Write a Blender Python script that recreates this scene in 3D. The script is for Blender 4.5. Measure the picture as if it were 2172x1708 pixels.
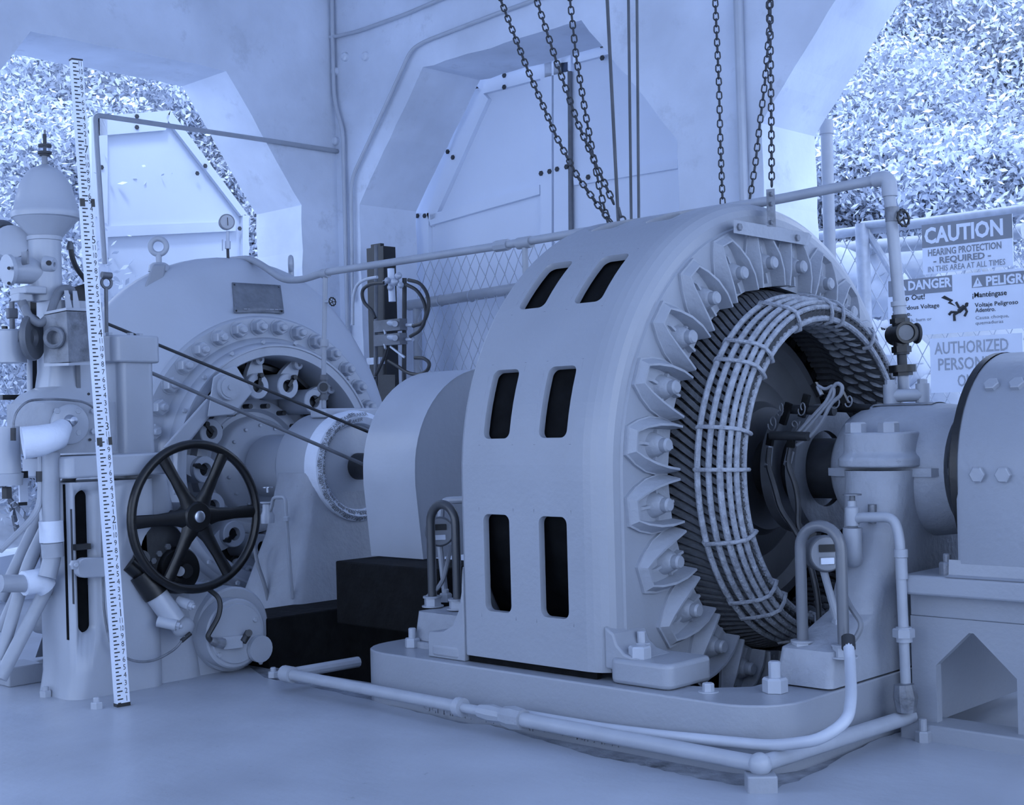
import bpy, bmesh, math, random
import numpy as np
from mathutils import Matrix, Vector
for o in list(bpy.data.objects): bpy.data.objects.remove(o)
SC = bpy.context.scene
COL = SC.collection
random.seed(7); RNG = np.random.default_rng(7)

# ------------------------------------------------------------------ camera
F, YAW, TH, HY, H = 2897.8, .8032, .0266, 897.5, .9
FW = Vector((-math.cos(YAW), math.sin(YAW), 0)); RT = Vector((math.sin(YAW), math.cos(YAW), 0)); CAM = Vector((0, 0, H))
cd = bpy.data.cameras.new('camera'); cam = bpy.data.objects.new('camera', cd); COL.objects.link(cam)
cd.sensor_fit = 'HORIZONTAL'; cd.sensor_width = 36; cd.lens = F / 2172 * 36; cd.shift_y = (HY - 854) / 2172
cd.clip_start = .05; cd.clip_end = 200
cam.matrix_world = Matrix.Translation(CAM) @ Matrix.Rotation(math.pi/2 - YAW, 4, 'Z') @ Matrix.Rotation(math.pi/2, 4, 'X') @ Matrix.Rotation(-TH, 4, 'Z')
SC.camera = cam

# ------------------------------------------------------------------ light
LT = (.58, .72, 1.0)
w = bpy.data.worlds.new('sky'); SC.world = w; w.use_nodes = True
bg = w.node_tree.nodes['Background']; bg.inputs[0].default_value = (*LT, 1); bg.inputs[1].default_value = 3.0
sd = bpy.data.lights.new('sun', 'SUN'); sd.energy = 2.9; sd.angle = math.radians(12); sd.color = LT
sun = bpy.data.objects.new('sun', sd); COL.objects.link(sun)
sun.rotation_euler = Vector((-.45, .4, -1.0)).to_track_quat('-Z', 'Y').to_euler()
SC.view_settings.view_transform = 'Standard'; SC.view_settings.look = 'None'; SC.view_settings.gamma = 1
SC.view_settings.exposure = 0.10; SC.view_settings.use_curve_mapping = False

# ------------------------------------------------------------------ helpers
def ray(x, y):
    a, b = x - 1086, y - HY
    u = a*math.cos(TH) - b*math.sin(TH); v = a*math.sin(TH) + b*math.cos(TH)
    return FW + RT*(u/F) + Vector((0, 0, -v/F))
def P(x, y, X=None, Y=None, Z=None, D=None):
    d = ray(x, y)
    t = X/d.x if X is not None else Y/d.y if Y is not None else (Z-H)/d.z if Z is not None else D
    return CAM + d*t
Y0, Z0 = 3.798, .730                      # the shaft line, along world X
def A(X, r, a):                            # point around the shaft: a = 0 towards the near side, 90 up
    a = math.radians(a); return Vector((X, Y0 - r*math.cos(a), Z0 + r*math.sin(a)))

MT = (.79, .86, 1.0)
MATS = {}
def mat(name, v, rough=.5, metal=0., var=.06, scale=6., bump=0., bscale=40., spec=.5, coat=0., stain=None, trans=0., alpha=1.):
    if name in MATS: return MATS[name]
    m = bpy.data.materials.new(name); m.use_nodes = True; nt = m.node_tree; N = nt.nodes; L = nt.links
    b = N['Principled BSDF']; b.inputs['Roughness'].default_value = rough; b.inputs['Metallic'].default_value = metal
    b.inputs['Specular IOR Level'].default_value = spec
    if coat: b.inputs['Coat Weight'].default_value = coat; b.inputs['Coat Roughness'].default_value = .15
    if trans: b.inputs['Transmission Weight'].default_value = trans; b.inputs['IOR'].default_value = 1.2
    tc = N.new('ShaderNodeTexCoord')
    def col(k): return (min(1, k*MT[0]), min(1, k*MT[1]), min(1, k*MT[2]), 1)
    n = N.new('ShaderNodeTexNoise'); n.inputs['Scale'].default_value = scale; n.inputs['Detail'].default_value = 5
    L.new(tc.outputs['Object'], n.inputs['Vector'])
    r = N.new('ShaderNodeValToRGB'); r.color_ramp.elements[0].position = .3; r.color_ramp.elements[1].position = .7
    r.color_ramp.elements[0].color = col(v*(1-var)); r.color_ramp.elements[1].color = col(v*(1+var))
    L.new(n.outputs['Fac'], r.inputs['Fac']); out = r.outputs['Color']
    if stain:
        sv, sscale, lo, hi = stain
        n2 = N.new('ShaderNodeTexNoise'); n2.inputs['Scale'].default_value = sscale; n2.inputs['Detail'].default_value = 8; n2.inputs['Roughness'].default_value = .7
        L.new(tc.outputs['Object'], n2.inputs['Vector'])
        r2 = N.new('ShaderNodeValToRGB'); r2.color_ramp.elements[0].position = lo; r2.color_ramp.elements[1].position = hi
        L.new(n2.outputs['Fac'], r2.inputs['Fac'])
        mx = N.new('ShaderNodeMix'); mx.data_type = 'RGBA'; mx.inputs[7].default_value = col(sv)
        L.new(r2.outputs['Color'], mx.inputs[0]); L.new(out, mx.inputs[6]); out = mx.outputs[2]
    L.new(out, b.inputs['Base Color'])
    if bump:
        n3 = N.new('ShaderNodeTexNoise'); n3.inputs['Scale'].default_value = bscale; n3.inputs['Detail'].default_value = 6
        L.new(tc.outputs['Object'], n3.inputs['Vector'])
        bp = N.new('ShaderNodeBump'); bp.inputs['Strength'].default_value = bump; bp.inputs['Distance'].default_value = .01
        L.new(n3.outputs['Fac'], bp.inputs['Height']); L.new(bp.outputs['Normal'], b.inputs['Normal'])
    MATS[name] = m; return m
M_PAINT = mat('machine_paint', .355, .38, var=.05, scale=3, bump=.12, bscale=60, coat=.15)
M_PAINT_ROUGH = mat('machine_paint_cast', .375, .5, var=.08, scale=9, bump=.35, bscale=45, stain=(.16, 14, .66, .74))
M_PAINT_LT = mat('white_enamel', .475, .35, var=.05, scale=5, bump=.08, coat=.2)
M_FLOOR = mat('floor_paint', .465, .34, var=.10, scale=2.6, bump=.22, bscale=14, stain=(.30, 26, .64, .70))
M_ROUGH = mat('broken_concrete', .32, .9, var=.35, scale=16, bump=.9, bscale=26, stain=(.08, 7, .55, .7))
M_CONC = mat('wall_concrete', .82, .8, var=.12, scale=2.2, bump=.25, bscale=16, stain=(.66, 4, .57, .74))
M_BOARD = mat('white_board', .92, .6, var=.03, scale=2, bump=.04)
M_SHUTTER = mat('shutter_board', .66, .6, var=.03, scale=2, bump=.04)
M_PIPE = mat('pipe_paint', .42, .4, var=.06, scale=12, bump=.1)
M_CONDUIT = mat('conduit_paint', .55, .4, var=.05, scale=8)
M_BLACK = mat('black_paint', .007, .35, var=.3, scale=20, bump=.1, stain=(.08, 60, .70, .75))
M_BLACKWOOD = mat('tarred_timber', .006, .8, spec=.2, var=.5, scale=14, bump=.5, bscale=30)
M_DARK = mat('dark_steel', .045, .5, .3, var=.3, scale=14, bump=.15)
M_GREYIRON = mat('grey_iron', .17, .5, .2, var=.2, scale=10, bump=.2)
M_CORE_SHADE = mat('iron_and_slot_shade', .008, .9, spec=.1, var=.3, scale=20, bump=.3)  # iron, blackened so its colour carries the shade in slots and gaps
M_ROTOR = mat('rotor_enamel', .085, .45, var=.15, scale=6, bump=.1)
M_COIL = mat('taped_coil', .10, .75, var=.25, scale=30, bump=.5, bscale=90)
M_ROPE = mat('taped_ring', .38, .8, var=.25, scale=40, bump=.7, bscale=120)
M_STEEL = mat('bright_steel', .55, .28, .8, var=.1, scale=12)
M_GALV = mat('galvanised', .55, .45, .35, var=.12, scale=20)
M_RUBBER = mat('rubber_hose', .03, .45, var=.2)
M_HOSEGREY = mat('grey_hose', .22, .5, var=.15)
M_CHAIN = mat('oily_chain', .07, .45, .4, var=.3)
M_WIRE = mat('hoist_rope', .12, .6, .2, var=.2)
M_GLASS = mat('clear_glass', .8, .05, trans=.9)
M_WHITE = mat('white_print', .85, .5, var=.03)
M_INK = mat('black_print', .02, .6, var=.1)
M_SIGNDARK = mat('sign_dark', .26, .5, var=.05)
M_SIGNGREY = mat('sign_grey_ink', .42, .5, var=.05)
M_TAPE = mat('tape_wrap', .85, .6, var=.06, bump=.3, bscale=50)
M_BARE = mat('worn_metal', .24, .45, .3, var=.3, scale=18, bump=.25, bscale=60, stain=(.12, 10, .52, .66))
M_LEAF = mat('sun_tinted_leaves', .74, .6, var=.22, scale=1.7, spec=.3)  # leaf colour lightened to carry the sunlight
M_LEAF2 = mat('shade_tinted_leaves', .5, .6, var=.30, scale=1.7, spec=.3)  # same leaves darkened, shade put into the colour
M_BARK = mat('bark', .2, .9, var=.4, bump=.5)
M_EARTH = mat('dry_slope', .62, .95, var=.35, scale=2.5, bump=.6, bscale=5)
M_ROCK = mat('pale_rock', .62, .9, var=.2, scale=3, bump=.6, bscale=7)

WORLD = {}
def link(o, parent=None, M=None):
    M = M or Matrix.Identity(4); COL.objects.link(o)
    if parent is not None:
        o.parent = parent; o.matrix_parent_inverse = WORLD[parent.name].inverted()
    o.matrix_basis = M; WORLD[o.name] = M.copy(); return o
def tag(o, label=None, cat=None, group=None, kind=None):
    if label: o['label'] = label
    if cat: o['category'] = cat
    if group: o['group'] = group
    if kind: o['kind'] = kind
    return o
def thing(name, loc, label, cat, group=None):
    o = bpy.data.objects.new(name, None); o.empty_display_size = .05
    link(o, None, Matrix.Translation(Vector(loc))); return tag(o, label, cat, group)
def inst(name, mesh, M, parent, label=None):
    o = bpy.data.objects.new(name, mesh); link(o, parent, M)
    if label: o['label'] = label
    return o
def frame(o, ux, uy, uz=None):
    ux = Vector(ux).normalized(); uy = Vector(uy); uy = (uy - ux*uy.dot(ux)).normalized(); uz = ux.cross(uy)
    M = Matrix.Identity(4)
    for i in range(3): M[i][0], M[i][1], M[i][2], M[i][3] = ux[i], uy[i], uz[i], Vector(o)[i]
    return M
def zframe(o, z):                                                    # local Z along z
    z = Vector(z).normalized(); a = Vector((0, 0, 1)) if abs(z.z) < .9 else Vector((1, 0, 0))
    x = a.cross(z).normalized(); return frame(o, x, z.cross(x))
class MB:
    def __init__(s): s.v = []; s.f = []
    def add(s, vs, fs):
        k = len(s.v); s.v += [tuple(p) for p in vs]; s.f += [tuple(i + k for i in f) for f in fs]; return s
    def hexa(s, p):                                                  # 4 bottom, 4 top
        return s.add(p, [(3,2,1,0),(4,5,6,7),(0,1,5,4),(1,2,6,5),(2,3,7,6),(3,0,4,7)])
    def box(s, a, b):                                                # two corners
        a, b = Vector(a), Vector(b); x0,x1 = sorted((a.x,b.x)); y0,y1 = sorted((a.y,b.y)); z0,z1 = sorted((a.z,b.z))
        return s.hexa([(x0,y0,z0),(x1,y0,z0),(x1,y1,z0),(x0,y1,z0),(x0,y0,z1),(x1,y0,z1),(x1,y1,z1),(x0,y1,z1)])
    def obox(s, M, sx, sy, sz):                                      # centred box in a frame
        c = [(-1,-1,-1),(1,-1,-1),(1,1,-1),(-1,1,-1),(-1,-1,1),(1,-1,1),(1,1,1),(-1,1,1)]
        return s.hexa([M @ Vector((a*sx/2, b*sy/2, d*sz/2)) for a,b,d in c])
    def bar(s, p, q, wd, th, up=(0,0,1)):                            # flat bar from p to q
        p, q = Vector(p), Vector(q); M = frame((p+q)/2, q-p, up)
        return s.obox(M, (q-p).length, wd, th)
    def loft(s, rings, close=True, cap=True):
        n = len(rings[0]); k = len(s.v)
        for r in rings: s.v += [tuple(p) for p in r]
        m = n if close else n-1
        for i in range(len(rings)-1):
            for j in range(m):
                a = k+i*n+j; b = k+i*n+(j+1) % n; s.f.append((a, b, b+n, a+n))
        if cap and close:
            s.f.append(tuple(k+j for j in reversed(range(n)))); e = k+(len(rings)-1)*n; s.f.append(tuple(e+j for j in range(n)))
        return s
    def lathe(s, M, prof, n=32, a0=0, a1=360, cap=False, ell=1.):    # profile (z, r) about local Z of M
        full = abs(a1-a0) >= 359.9; m = n if full else n+1
        rings = []
        for z, r in prof:
            rings.append([M @ Vector((r*math.cos(math.radians(a0+(a1-a0)*j/n)), ell*r*math.sin(math.radians(a0+(a1-a0)*j/n)), z)) for j in range(m)])
        return s.loft(rings, full, cap)
    def cyl(s, p, q, r, r2=None, n=14, cap=True):
        p, q = Vector(p), Vector(q); return s.lathe(zframe(p, q-p), [(0, r), ((q-p).length, r if r2 is None else r2)], n, cap=cap)
    def tube(s, pts, r, n=8, bend=0., seg=5, cap=True, closed=False):
        pts = [Vector(p) for p in pts]
        if bend:
            o = [pts[0]]
            for i in range(1, len(pts)-1):
                a, b, c = pts[i-1], pts[i], pts[i+1]; d1 = (a-b); d2 = (c-b)
                k = min(bend, d1.length*.49, d2.length*.49); p1 = b+d1.normalized()*k; p2 = b+d2.normalized()*k
                for t in range(seg+1):
                    t /= seg; o.append(p1*(1-t)**2 + b*2*t*(1-t) + p2*t*t)
            o.append(pts[-1]); pts = o
        m = len(pts); rings = []; nrm = None
        for i in range(m):
            if closed: d = pts[(i+1) % m]-pts[i-1]
            else: d = pts[min(i+1, m-1)]-pts[max(i-1, 0)]
            d.normalize()
            if nrm is None:
                nrm = (Vector((0,0,1)) if abs(d.z) < .9 else Vector((1,0,0))).cross(d).normalized()
            else: nrm = (nrm-d*nrm.dot(d)).normalized()
            b = d.cross(nrm); rr = r[i] if isinstance(r, (list, tuple)) else r
            rings.append([pts[i]+(nrm*math.cos(2*math.pi*j/n)+b*math.sin(2*math.pi*j/n))*rr for j in range(n)])
        if closed: rings.append(rings[0])
        return s.loft(rings, True, cap and not closed)
    def prism(s, poly, M, h):                                        # polygon in local XY, extruded 0..h in local Z
        n = len(poly); return s.loft([[M @ Vector((x, y, 0)) for x, y in poly], [M @ Vector((x, y, h)) for x, y in poly]])
    def torus(s, M, R, r, n=40, m=8):
        k = len(s.v)
        for i in range(n):
            a = 2*math.pi*i/n
            for j in range(m):
                b = 2*math.pi*j/m; s.v.append(tuple(M @ Vector(((R+r*math.cos(b))*math.cos(a), (R+r*math.cos(b))*math.sin(a), r*math.sin(b)))))
        for i in range(n):
            for j in range(m): s.f.append((k+i*m+j, k+((i+1) % n)*m+j, k+((i+1) % n)*m+(j+1) % m, k+i*m+(j+1) % m))
        return s
    def ball(s, c, r, n=14, m=9, sc=(1,1,1), M=None):
        c = Vector(c); rings = []
        for i in range(m+1):
            t = math.pi*i/m; rr = max(math.sin(t), 1e-3)
            ring = [Vector((sc[0]*r*rr*math.cos(2*math.pi*j/n), sc[1]*r*rr*math.sin(2*math.pi*j/n), -sc[2]*r*math.cos(t))) for j in range(n)]
            rings.append([c + (M.to_3x3() @ q if M else q) for q in ring])
        return s.loft(rings)
    def hexhead(s, p, d, r, h, stud=0., washer=0.):
        M = zframe(p, d); z = 0
        if washer: s.lathe(M, [(0, washer), (.004, washer)], 16, cap=True); z = .004
        s.lathe(M, [(z, r), (z+h*.85, r), (z+h, r*.86)], 6, cap=True)
        if stud: s.lathe(M, [(z+h, r*.5), (z+h+stud, r*.5), (z+h+stud+r*.12, r*.38)], 12, cap=True)
        return s
    def mesh(s, name, m, smooth=35):
        me = bpy.data.meshes.new(name); me.from_pydata(s.v, [], s.f); me.materials.append(m)
        bm = bmesh.new(); bm.from_mesh(me); bmesh.ops.recalc_face_normals(bm, faces=bm.faces); bm.to_mesh(me); bm.free()
        if smooth:
            me.polygons.foreach_set('use_smooth', [True]*len(me.polygons)); me.set_sharp_from_angle(angle=math.radians(smooth))
        me.update(); return me
    def build(s, name, m, parent=None, smooth=35, bevel=0., label=None):
        o = bpy.data.objects.new(name, s.mesh(name, m, smooth)); link(o, parent)
        if bevel:
            b = o.modifiers.new('bevel', 'BEVEL'); b.width = bevel; b.segments = 3; b.limit_method = 'ANGLE'; b.angle_limit = math.radians(40)
        if label: o['label'] = label
        return o
def bake(o):                                                         # modifiers into the mesh
    dg = bpy.context.evaluated_depsgraph_get(); me = bpy.data.meshes.new_from_object(o.evaluated_get(dg)); o.modifiers.clear(); o.data = me; return o
def text_mesh(body, size, M, m, name='lettering', parent=None, extrude=.0015, width=None, align='LEFT', bold=0., label=None, space=1.):
    c = bpy.data.curves.new(name, 'FONT'); c.body = body; c.size = size; c.extrude = extrude; c.align_x = align; c.offset = bold; c.resolution_u = 2; c.space_character = space
    o = bpy.data.objects.new(name, c); COL.objects.link(o)
    dg = bpy.context.evaluated_depsgraph_get(); dg.update(); me = bpy.data.meshes.new_from_object(o.evaluated_get(dg)); bpy.data.objects.remove(o)
    if width:
        xs = [v.co.x for v in me.vertices]; k = width/(max(xs)-min(xs))
        for v in me.vertices: v.co.x *= k
    me.materials.clear(); me.materials.append(m)
    return inst(name, me, M, parent, label)
def front(p): return frame(p, (1, 0, 0), (0, 0, 1))                   # a face that looks at -Y
def rrect(x0, x1, y0, y1, r, k=4):
    out = []
    for cx, cy, a in ((x1-r, y1-r, 0), (x0+r, y1-r, 90), (x0+r, y0+r, 180), (x1-r, y0+r, 270)):
        for i in range(k+1):
            t = math.radians(a+90*i/k); out.append((cx+r*math.cos(t), cy+r*math.sin(t)))
    return out
# ------------------------------------------------------------------ setting
XW, YW, TW = -7.166, 5.8, .5                                          # inner faces of the walls, thickness
def plate_with_holes(outer, holes, M, h, name, m, smooth=0, parent=None, jitter=0.):
    bm = bmesh.new(); loops = []
    for lp in [outer]+holes:
        vs = [bm.verts.new((x, y, 0)) for x, y in lp]; es = [bm.edges.new((vs[i], vs[(i+1) % len(vs)])) for i in range(len(vs))]; loops += es
    bmesh.ops.triangle_fill(bm, use_beauty=True, use_dissolve=False, edges=loops)
    g = bmesh.ops.extrude_face_region(bm, geom=list(bm.faces)); vs = [e for e in g['geom'] if isinstance(e, bmesh.types.BMVert)]
    bmesh.ops.translate(bm, verts=vs, vec=(0, 0, h)); bmesh.ops.transform(bm, matrix=M, verts=list(bm.verts)); bmesh.ops.recalc_face_normals(bm, faces=bm.faces)
    me = bpy.data.meshes.new(name); bm.to_mesh(me); bm.free(); me.materials.append(m)
    o = bpy.data.objects.new(name, me); return link(o, parent)
def rough_loop(pts, step=.12, amp=.012):
    out = []
    for i in range(len(pts)):
        a, b = Vector(pts[i]), Vector(pts[(i+1) % len(pts)]); n = max(1, int((b-a).length/step))
        for k in range(n):
            p = a.lerp(b, k/n); out.append((p.x+random.uniform(-amp, amp), p.y+random.uniform(-amp, amp)))
    return out
# floor: painted slab with a ragged hole around the machine bed
edge = [(560,1437),(640,1452),(760,1480),(870,1506),(975,1534),(1040,1538),(1100,1556),(1180,1580),(1260,1605),(1330,1618),(1400,1632),(1480,1652),(1560,1666),(1640,1676),(1700,1652),(1760,1622),(1830,1585),(1880,1562),(1935,1547)]
ed = [(P(x, y, Z=0).x, P(x, y, Z=0).y) for x, y in edge]
hole = []
for i, (x, y) in enumerate(ed):
    if i:
        px, py = ed[i-1]
        for k in range(1, 5): hole.append((px+(x-px)*k/5+random.uniform(-.007, .007), py+(y-py)*k/5+random.uniform(-.007, .007)))
    hole.append((x, y))
hole += [(-1.93, 4.75), (-3.3, 4.78), (-4.6, 4.6), (-4.75, 3.2)]
I4 = Matrix.Identity(4)
fl = plate_with_holes([(-8.0,-3),(6,-3),(6,6.6),(-8.0,6.6)], [hole], Matrix.Translation((0,0,-.12)), .12, 'floor', M_FLOOR); tag(fl, kind='structure')
sub = plate_with_holes([(-4.9,2.3),(-1.4,2.3),(-1.4,5),(-4.9,5)], [[(-3.0,3.12),(-2.16,3.12),(-2.16,4.5),(-3.0,4.5)], [(-4.6,3.1),(-3.5,3.14),(-3.5,4.55),(-4.6,4.55)]], Matrix.Translation((0,0,-.2)), .190, 'trim_1', M_ROUGH); tag(sub, kind='structure')
pm = MB()
for x0, x1, y0, y1 in ((-3.0,-2.16,3.12,4.5), (-4.6,-3.5,3.1,4.55)):
    pm.add([(x0,y0,-.2),(x1,y0,-.2),(x1,y1,-.2),(x0,y1,-.2),(x0,y0,-.7),(x1,y0,-.7),(x1,y1,-.7),(x0,y1,-.7)], [(4,5,6,7),(0,1,5,4),(1,2,6,5),(2,3,7,6),(3,0,4,7)])
tag(pm.build('trim_2', M_GREYIRON, smooth=0), kind='structure')
# octagonal openings in the two concrete walls
def octo(a0, a1, b0, b1, z0, zc, z1): return [(a0, z0), (a1, z0), (a1, zc), (b1, z1), (b0, z1), (a0, zc)]
left_open = octo(3.09, 5.495, 3.65, 4.94, .25, 2.365, 3.15)
back_open = octo(-6.94, -4.33, -6.29, -4.98, .25, 2.37, 3.137)
right_open = octo(-3.81, -1.2, -3.16, -1.85, .25, 2.37, 3.137)
def oc(c, hw=1.305): return octo(c-hw, c+hw, c-.66, c+.66, .25, 2.37, 3.137)
# ragged arrises
def rag(l): return rough_loop(l, .1, .006)
wl = plate_with_holes([(-1.5,-.3),(YW+TW,-.3),(YW+TW,4.0),(-1.5,4.0)], [rag(left_open), oc(.6)], frame((XW,0,0),(0,1,0),(0,0,1)) @ Matrix.Translation((0,0,-TW)), TW, 'wall_left', M_CONC); tag(wl, kind='structure')
wb = plate_with_holes([(XW,-.3),(3.0,-.3),(3.0,4.0),(XW,4.0)], [rag(back_open), rag(right_open), oc(.8)], front((0,YW,0)) @ Matrix.Translation((0,0,-TW)), TW, 'wall_back', M_CONC); tag(wb, kind='structure')
ce = MB(); ce.box((XW-TW,-2.0,4.0),(3.0,YW+TW,4.15)); tag(ce.build('ceiling', M_CONC, smooth=0), kind='structure')

def oc(c, hw=1.305): return octo(c-hw, c+hw, c-.66, c+.66, .25, 2.37, 3.137)
wf = plate_with_holes([(XW-TW,-.3),(3.0,-.3),(3.0,4.0),(XW-TW,4.0)], [oc(-5.4), oc(-2.3), oc(.8)], front((0,-1.5,0)) @ Matrix.Translation((0,0,0)), TW, 'added_wall_front', M_CONC); tag(wf, kind='structure')  # unseen wall, added to cut the daylight entering from the camera side
# ------------------------------------------------------------------ generator
G = thing('generator', (-2.77, Y0, .165), 'large pale blue generator frame with dark ventilation slots and exposed end winding', 'generator')
R0 = .868; KD = R0*math.pi/180; TF = (.187-Z0)/KD
def S(t, X, d=0.):                                                    # D-shaped shell: straight sides below the shaft
    if t < 0: return Vector((X, Y0-(R0-d), Z0+t*KD))
    if t > 180: return Vector((X, Y0+(R0-d), Z0-(t-180)*KD))
    return A(X, R0-d, t)
slots = []
for t0, t1 in ((-26.4,-6.9),(8.2,22.6),(37.2,51.5),(67,81.5)):
    for x0, x1 in ((-2.96,-2.85),(-2.73,-2.62)):
        slots.append((t0,t1,x0,x1)); slots.append((180-t1,180-t0,x0,x1))
mt, mx = 1.3, .018
ts = set([TF, 180-TF]); xs = set([-2.555, -3.045, -3.02, -2.58, -2.79])
for t0,t1,x0,x1 in slots: ts |= {round(t0-mt,3), round(t1+mt,3)}; xs |= {round(x0-mx,4), round(x1+mx,4)}
t = -36
while t < 217:
    if all(abs(t-q) > 1 for q in ts): ts.add(t)
    t += 3
ts = sorted(ts); xs = sorted(xs)
sh = MB()
def quad(a,b,c,d): sh.add([a,b,c,d], [(0,1,2,3)])
for i in range(len(ts)-1):
    for j in range(len(xs)-1):
        tm, xm = (ts[i]+ts[i+1])/2, (xs[j]+xs[j+1])/2
        if any(t0-mt < tm < t1+mt and x0-mx < xm < x1+mx for t0,t1,x0,x1 in slots): continue
        quad(S(ts[i],xs[j]), S(ts[i],xs[j+1]), S(ts[i+1],xs[j+1]), S(ts[i+1],xs[j]))
for t0,t1,x0,x1 in slots:
    kk = KD; inner = [(x, y/kk) for x, y in rrect(x0, x1, t0*kk, t1*kk, .022, 5)]
    # subdivide the long sides so that the hole follows the curve
    lp = []
    for i in range(len(inner)):
        a, b = inner[i], inner[(i+1) % len(inner)]; n = max(1, int(abs(b[1]-a[1])/2.5))
        for k in range(n): lp.append((a[0]+(b[0]-a[0])*k/n, a[1]+(b[1]-a[1])*k/n))
    cx, ct = (x0+x1)/2, (t0+t1)/2; hx, ht = (x1-x0)/2+mx, (t1-t0)/2+mt
    ol = []
    for x, t in lp:
        ux, ut = (x-cx)/((x1-x0)/2), (t-ct)/((t1-t0)/2); m_ = max(abs(ux), abs(ut)); ol.append((cx+ux/m_*hx, ct+ut/m_*ht))
    sh.loft([[S(t, x) for x, t in ol], [S(t, x) for x, t in lp], [S(t, x, .006) for x, t in [(cx+(x-cx)*.97, ct+(t-ct)*.99) for x, t in lp]], [S(t, x, .022) for x, t in [(cx+(x-cx)*.97, ct+(t-ct)*.99) for x, t in lp]]], True, False)
fin_t = [t for t in ts]
def strip(prof):
    for k in range(len(prof)-1):
        (xa, da), (xb, db) = prof[k], prof[k+1]
        for i in range(len(fin_t)-1): quad(S(fin_t[i],xa,da), S(fin_t[i],xb,db), S(fin_t[i+1],xb,db), S(fin_t[i+1],xa,da))
strip([(-2.555,0),(-2.53,.004),(-2.51,.012),(-2.492,.028),(-2.483,.048),(-2.48,.07),(-2.48,.076),(-2.473,.08),(-2.473,.09)])
strip([(-3.045,0),(-3.057,.006),(-3.06,.02),(-3.06,.30)])
XF = -2.473
for i in range(len(fin_t)-1):                                          # end face from the rim to the round bore
    q = []
    for t in (fin_t[i], fin_t[i+1]):
        o = S(t, XF, .09)
        a = t if 0 <= t <= 180 else math.degrees(math.asin(max(-1,(o.z-Z0)/.6)))
        if t > 180: a = 180-a
        q.append((o, A(XF, .6, a), A(XF-.06, .6, a)))
    quad(q[0][0], q[0][1], q[1][1], q[1][0]); quad(q[0][1], q[0][2], q[1][2], q[1][1])
sh.build('frame_shell', M_PAINT, G, smooth=40)
lr = MB(); n = 28
lr.loft([[A(x, r, 180+ -35 + 250*0 + (35+ (110)*i/n)) for i in range(n+1)] for x, r in ((XF-.06,.6),(XF-.002,.6),(XF-.002,.77),(XF-.06,.77))], False, False)
lr.build('bore_ring', M_PAINT, G)
# feet
for x0, x1 in ((-3.22,-3.06),(-2.475,-2.26)):
    for y0, y1 in ((Y0-R0-.006, Y0-R0+.20),(Y0+R0-.20, Y0+R0+.006)):
        MB().prism(rrect(x0, x1, y0, y1, .03), Matrix.Translation((0,0,.166)), .07 if x0 > -3 else .045).build('foot', M_PAINT, G, bevel=.012)
# skirt between the feet, leaving a slit above the bed, its shade painted black
fl2 = [(-3.055,.46),(-3.062,.38),(-3.078,.32),(-3.105,.275),(-3.15,.25),(-3.215,.245),(-3.22,.235),(-3.22,.166),(-3.055,.166)]
for ya in (Y0-R0-.004, Y0+R0-.176): MB().prism(fl2, frame((0,ya+.18,0),(1,0,0),(0,0,1)), .18).build('foot_flare', M_PAINT, G, bevel=.006)
fr2 = [(-2.50,.32),(-2.468,.30),(-2.456,.27),(-2.43,.248),(-2.38,.237),(-2.38,.20),(-2.50,.20)]
for ya in (Y0-R0+.012, Y0+R0-.162): MB().prism(fr2, frame((0,ya+.15,0),(1,0,0),(0,0,1)), .15).build('foot_flare', M_PAINT, G, bevel=.006)
MB().box((-3.05,Y0-R0+.012,.166),(-2.53,Y0-R0+.03,.19)).build('slit_shade', M_CORE_SHADE, G)  # black strip standing in for the shade inside the slit
core = MB(); MX = frame((0, Y0, Z0), (0,-1,0), (0,0,1))               # local X near side, Y up, Z = -X world... checked below
def AX(X): return frame((X, Y0, Z0), (0,-1,0), (0,0,1))               # local Z = (0,-1,0)x(0,0,1) = (-1,0,0)
core.lathe(AX(-2.56), [(0,.60),(0,.835),(.485,.835),(.485,.40),(.42,.40),(.42,.60),(0,.60)], 64)
core.build('core_and_slot_shade', M_CORE_SHADE, G)  # core brought out under the shell, painting the shade behind the slots black
# 24 clamping brackets round the end face
bk = MB(); bl = Matrix.Identity(4)
# local: x radial outwards, y tangential, z out of the face
outl = [(.588,.078),(.64,.085),(.69,.082),(.74,.066),(.785,.042),(.785,-.042),(.74,-.066),(.69,-.082),(.64,-.085),(.588,-.078)]
ridge = [(.588,.066),(.64,.066),(.69,.060),(.735,.046),(.765,.030),(.765,-.030),(.735,-.046),(.69,-.060),(.64,-.066),(.588,-.066)]
floor_ = [(.588,.054),(.64,.050),(.69,.044),(.73,.034),(.752,.022),(.752,-.022),(.73,-.034),(.69,-.044),(.64,-.050),(.588,-.054)]
hgt = [.056,.058,.052,.040,.030,.030,.040,.052,.058,.056]
bk.prism(outl, bl, .010)
ring_o = [Vector((x, y, 0)) for x, y in outl]; top_o = [Vector((x, y, h)) for (x, y), h in zip(ridge, hgt)]
top_i = [Vector((x-(.005 if x > .6 else 0), y*.90, h)) for (x, y), h in zip(ridge, hgt)]; ring_i = [Vector((x, y, .008)) for x, y in floor_]
bk.loft([ring_o, top_o, top_i, ring_i], False, False)
for sg in (0, 9): bk.add([ring_o[sg], top_o[sg], top_i[sg], ring_i[sg]], [(0,1,2,3)])
bk.hexa([Vector(p) for p in [(.60,-.006,.01),(.73,-.006,.01),(.73,.006,.01),(.60,.006,.01),(.60,-.004,.034),(.72,-.004,.018),(.72,.004,.018),(.60,.004,.034)]])
bk.hexa([Vector(p) for p in [(.655,-.045,.008),(.667,-.045,.008),(.667,.045,.008),(.655,.045,.008),(.657,-.045,.022),(.665,-.045,.022),(.665,.045,.022),(.657,.045,.022)]])
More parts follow.
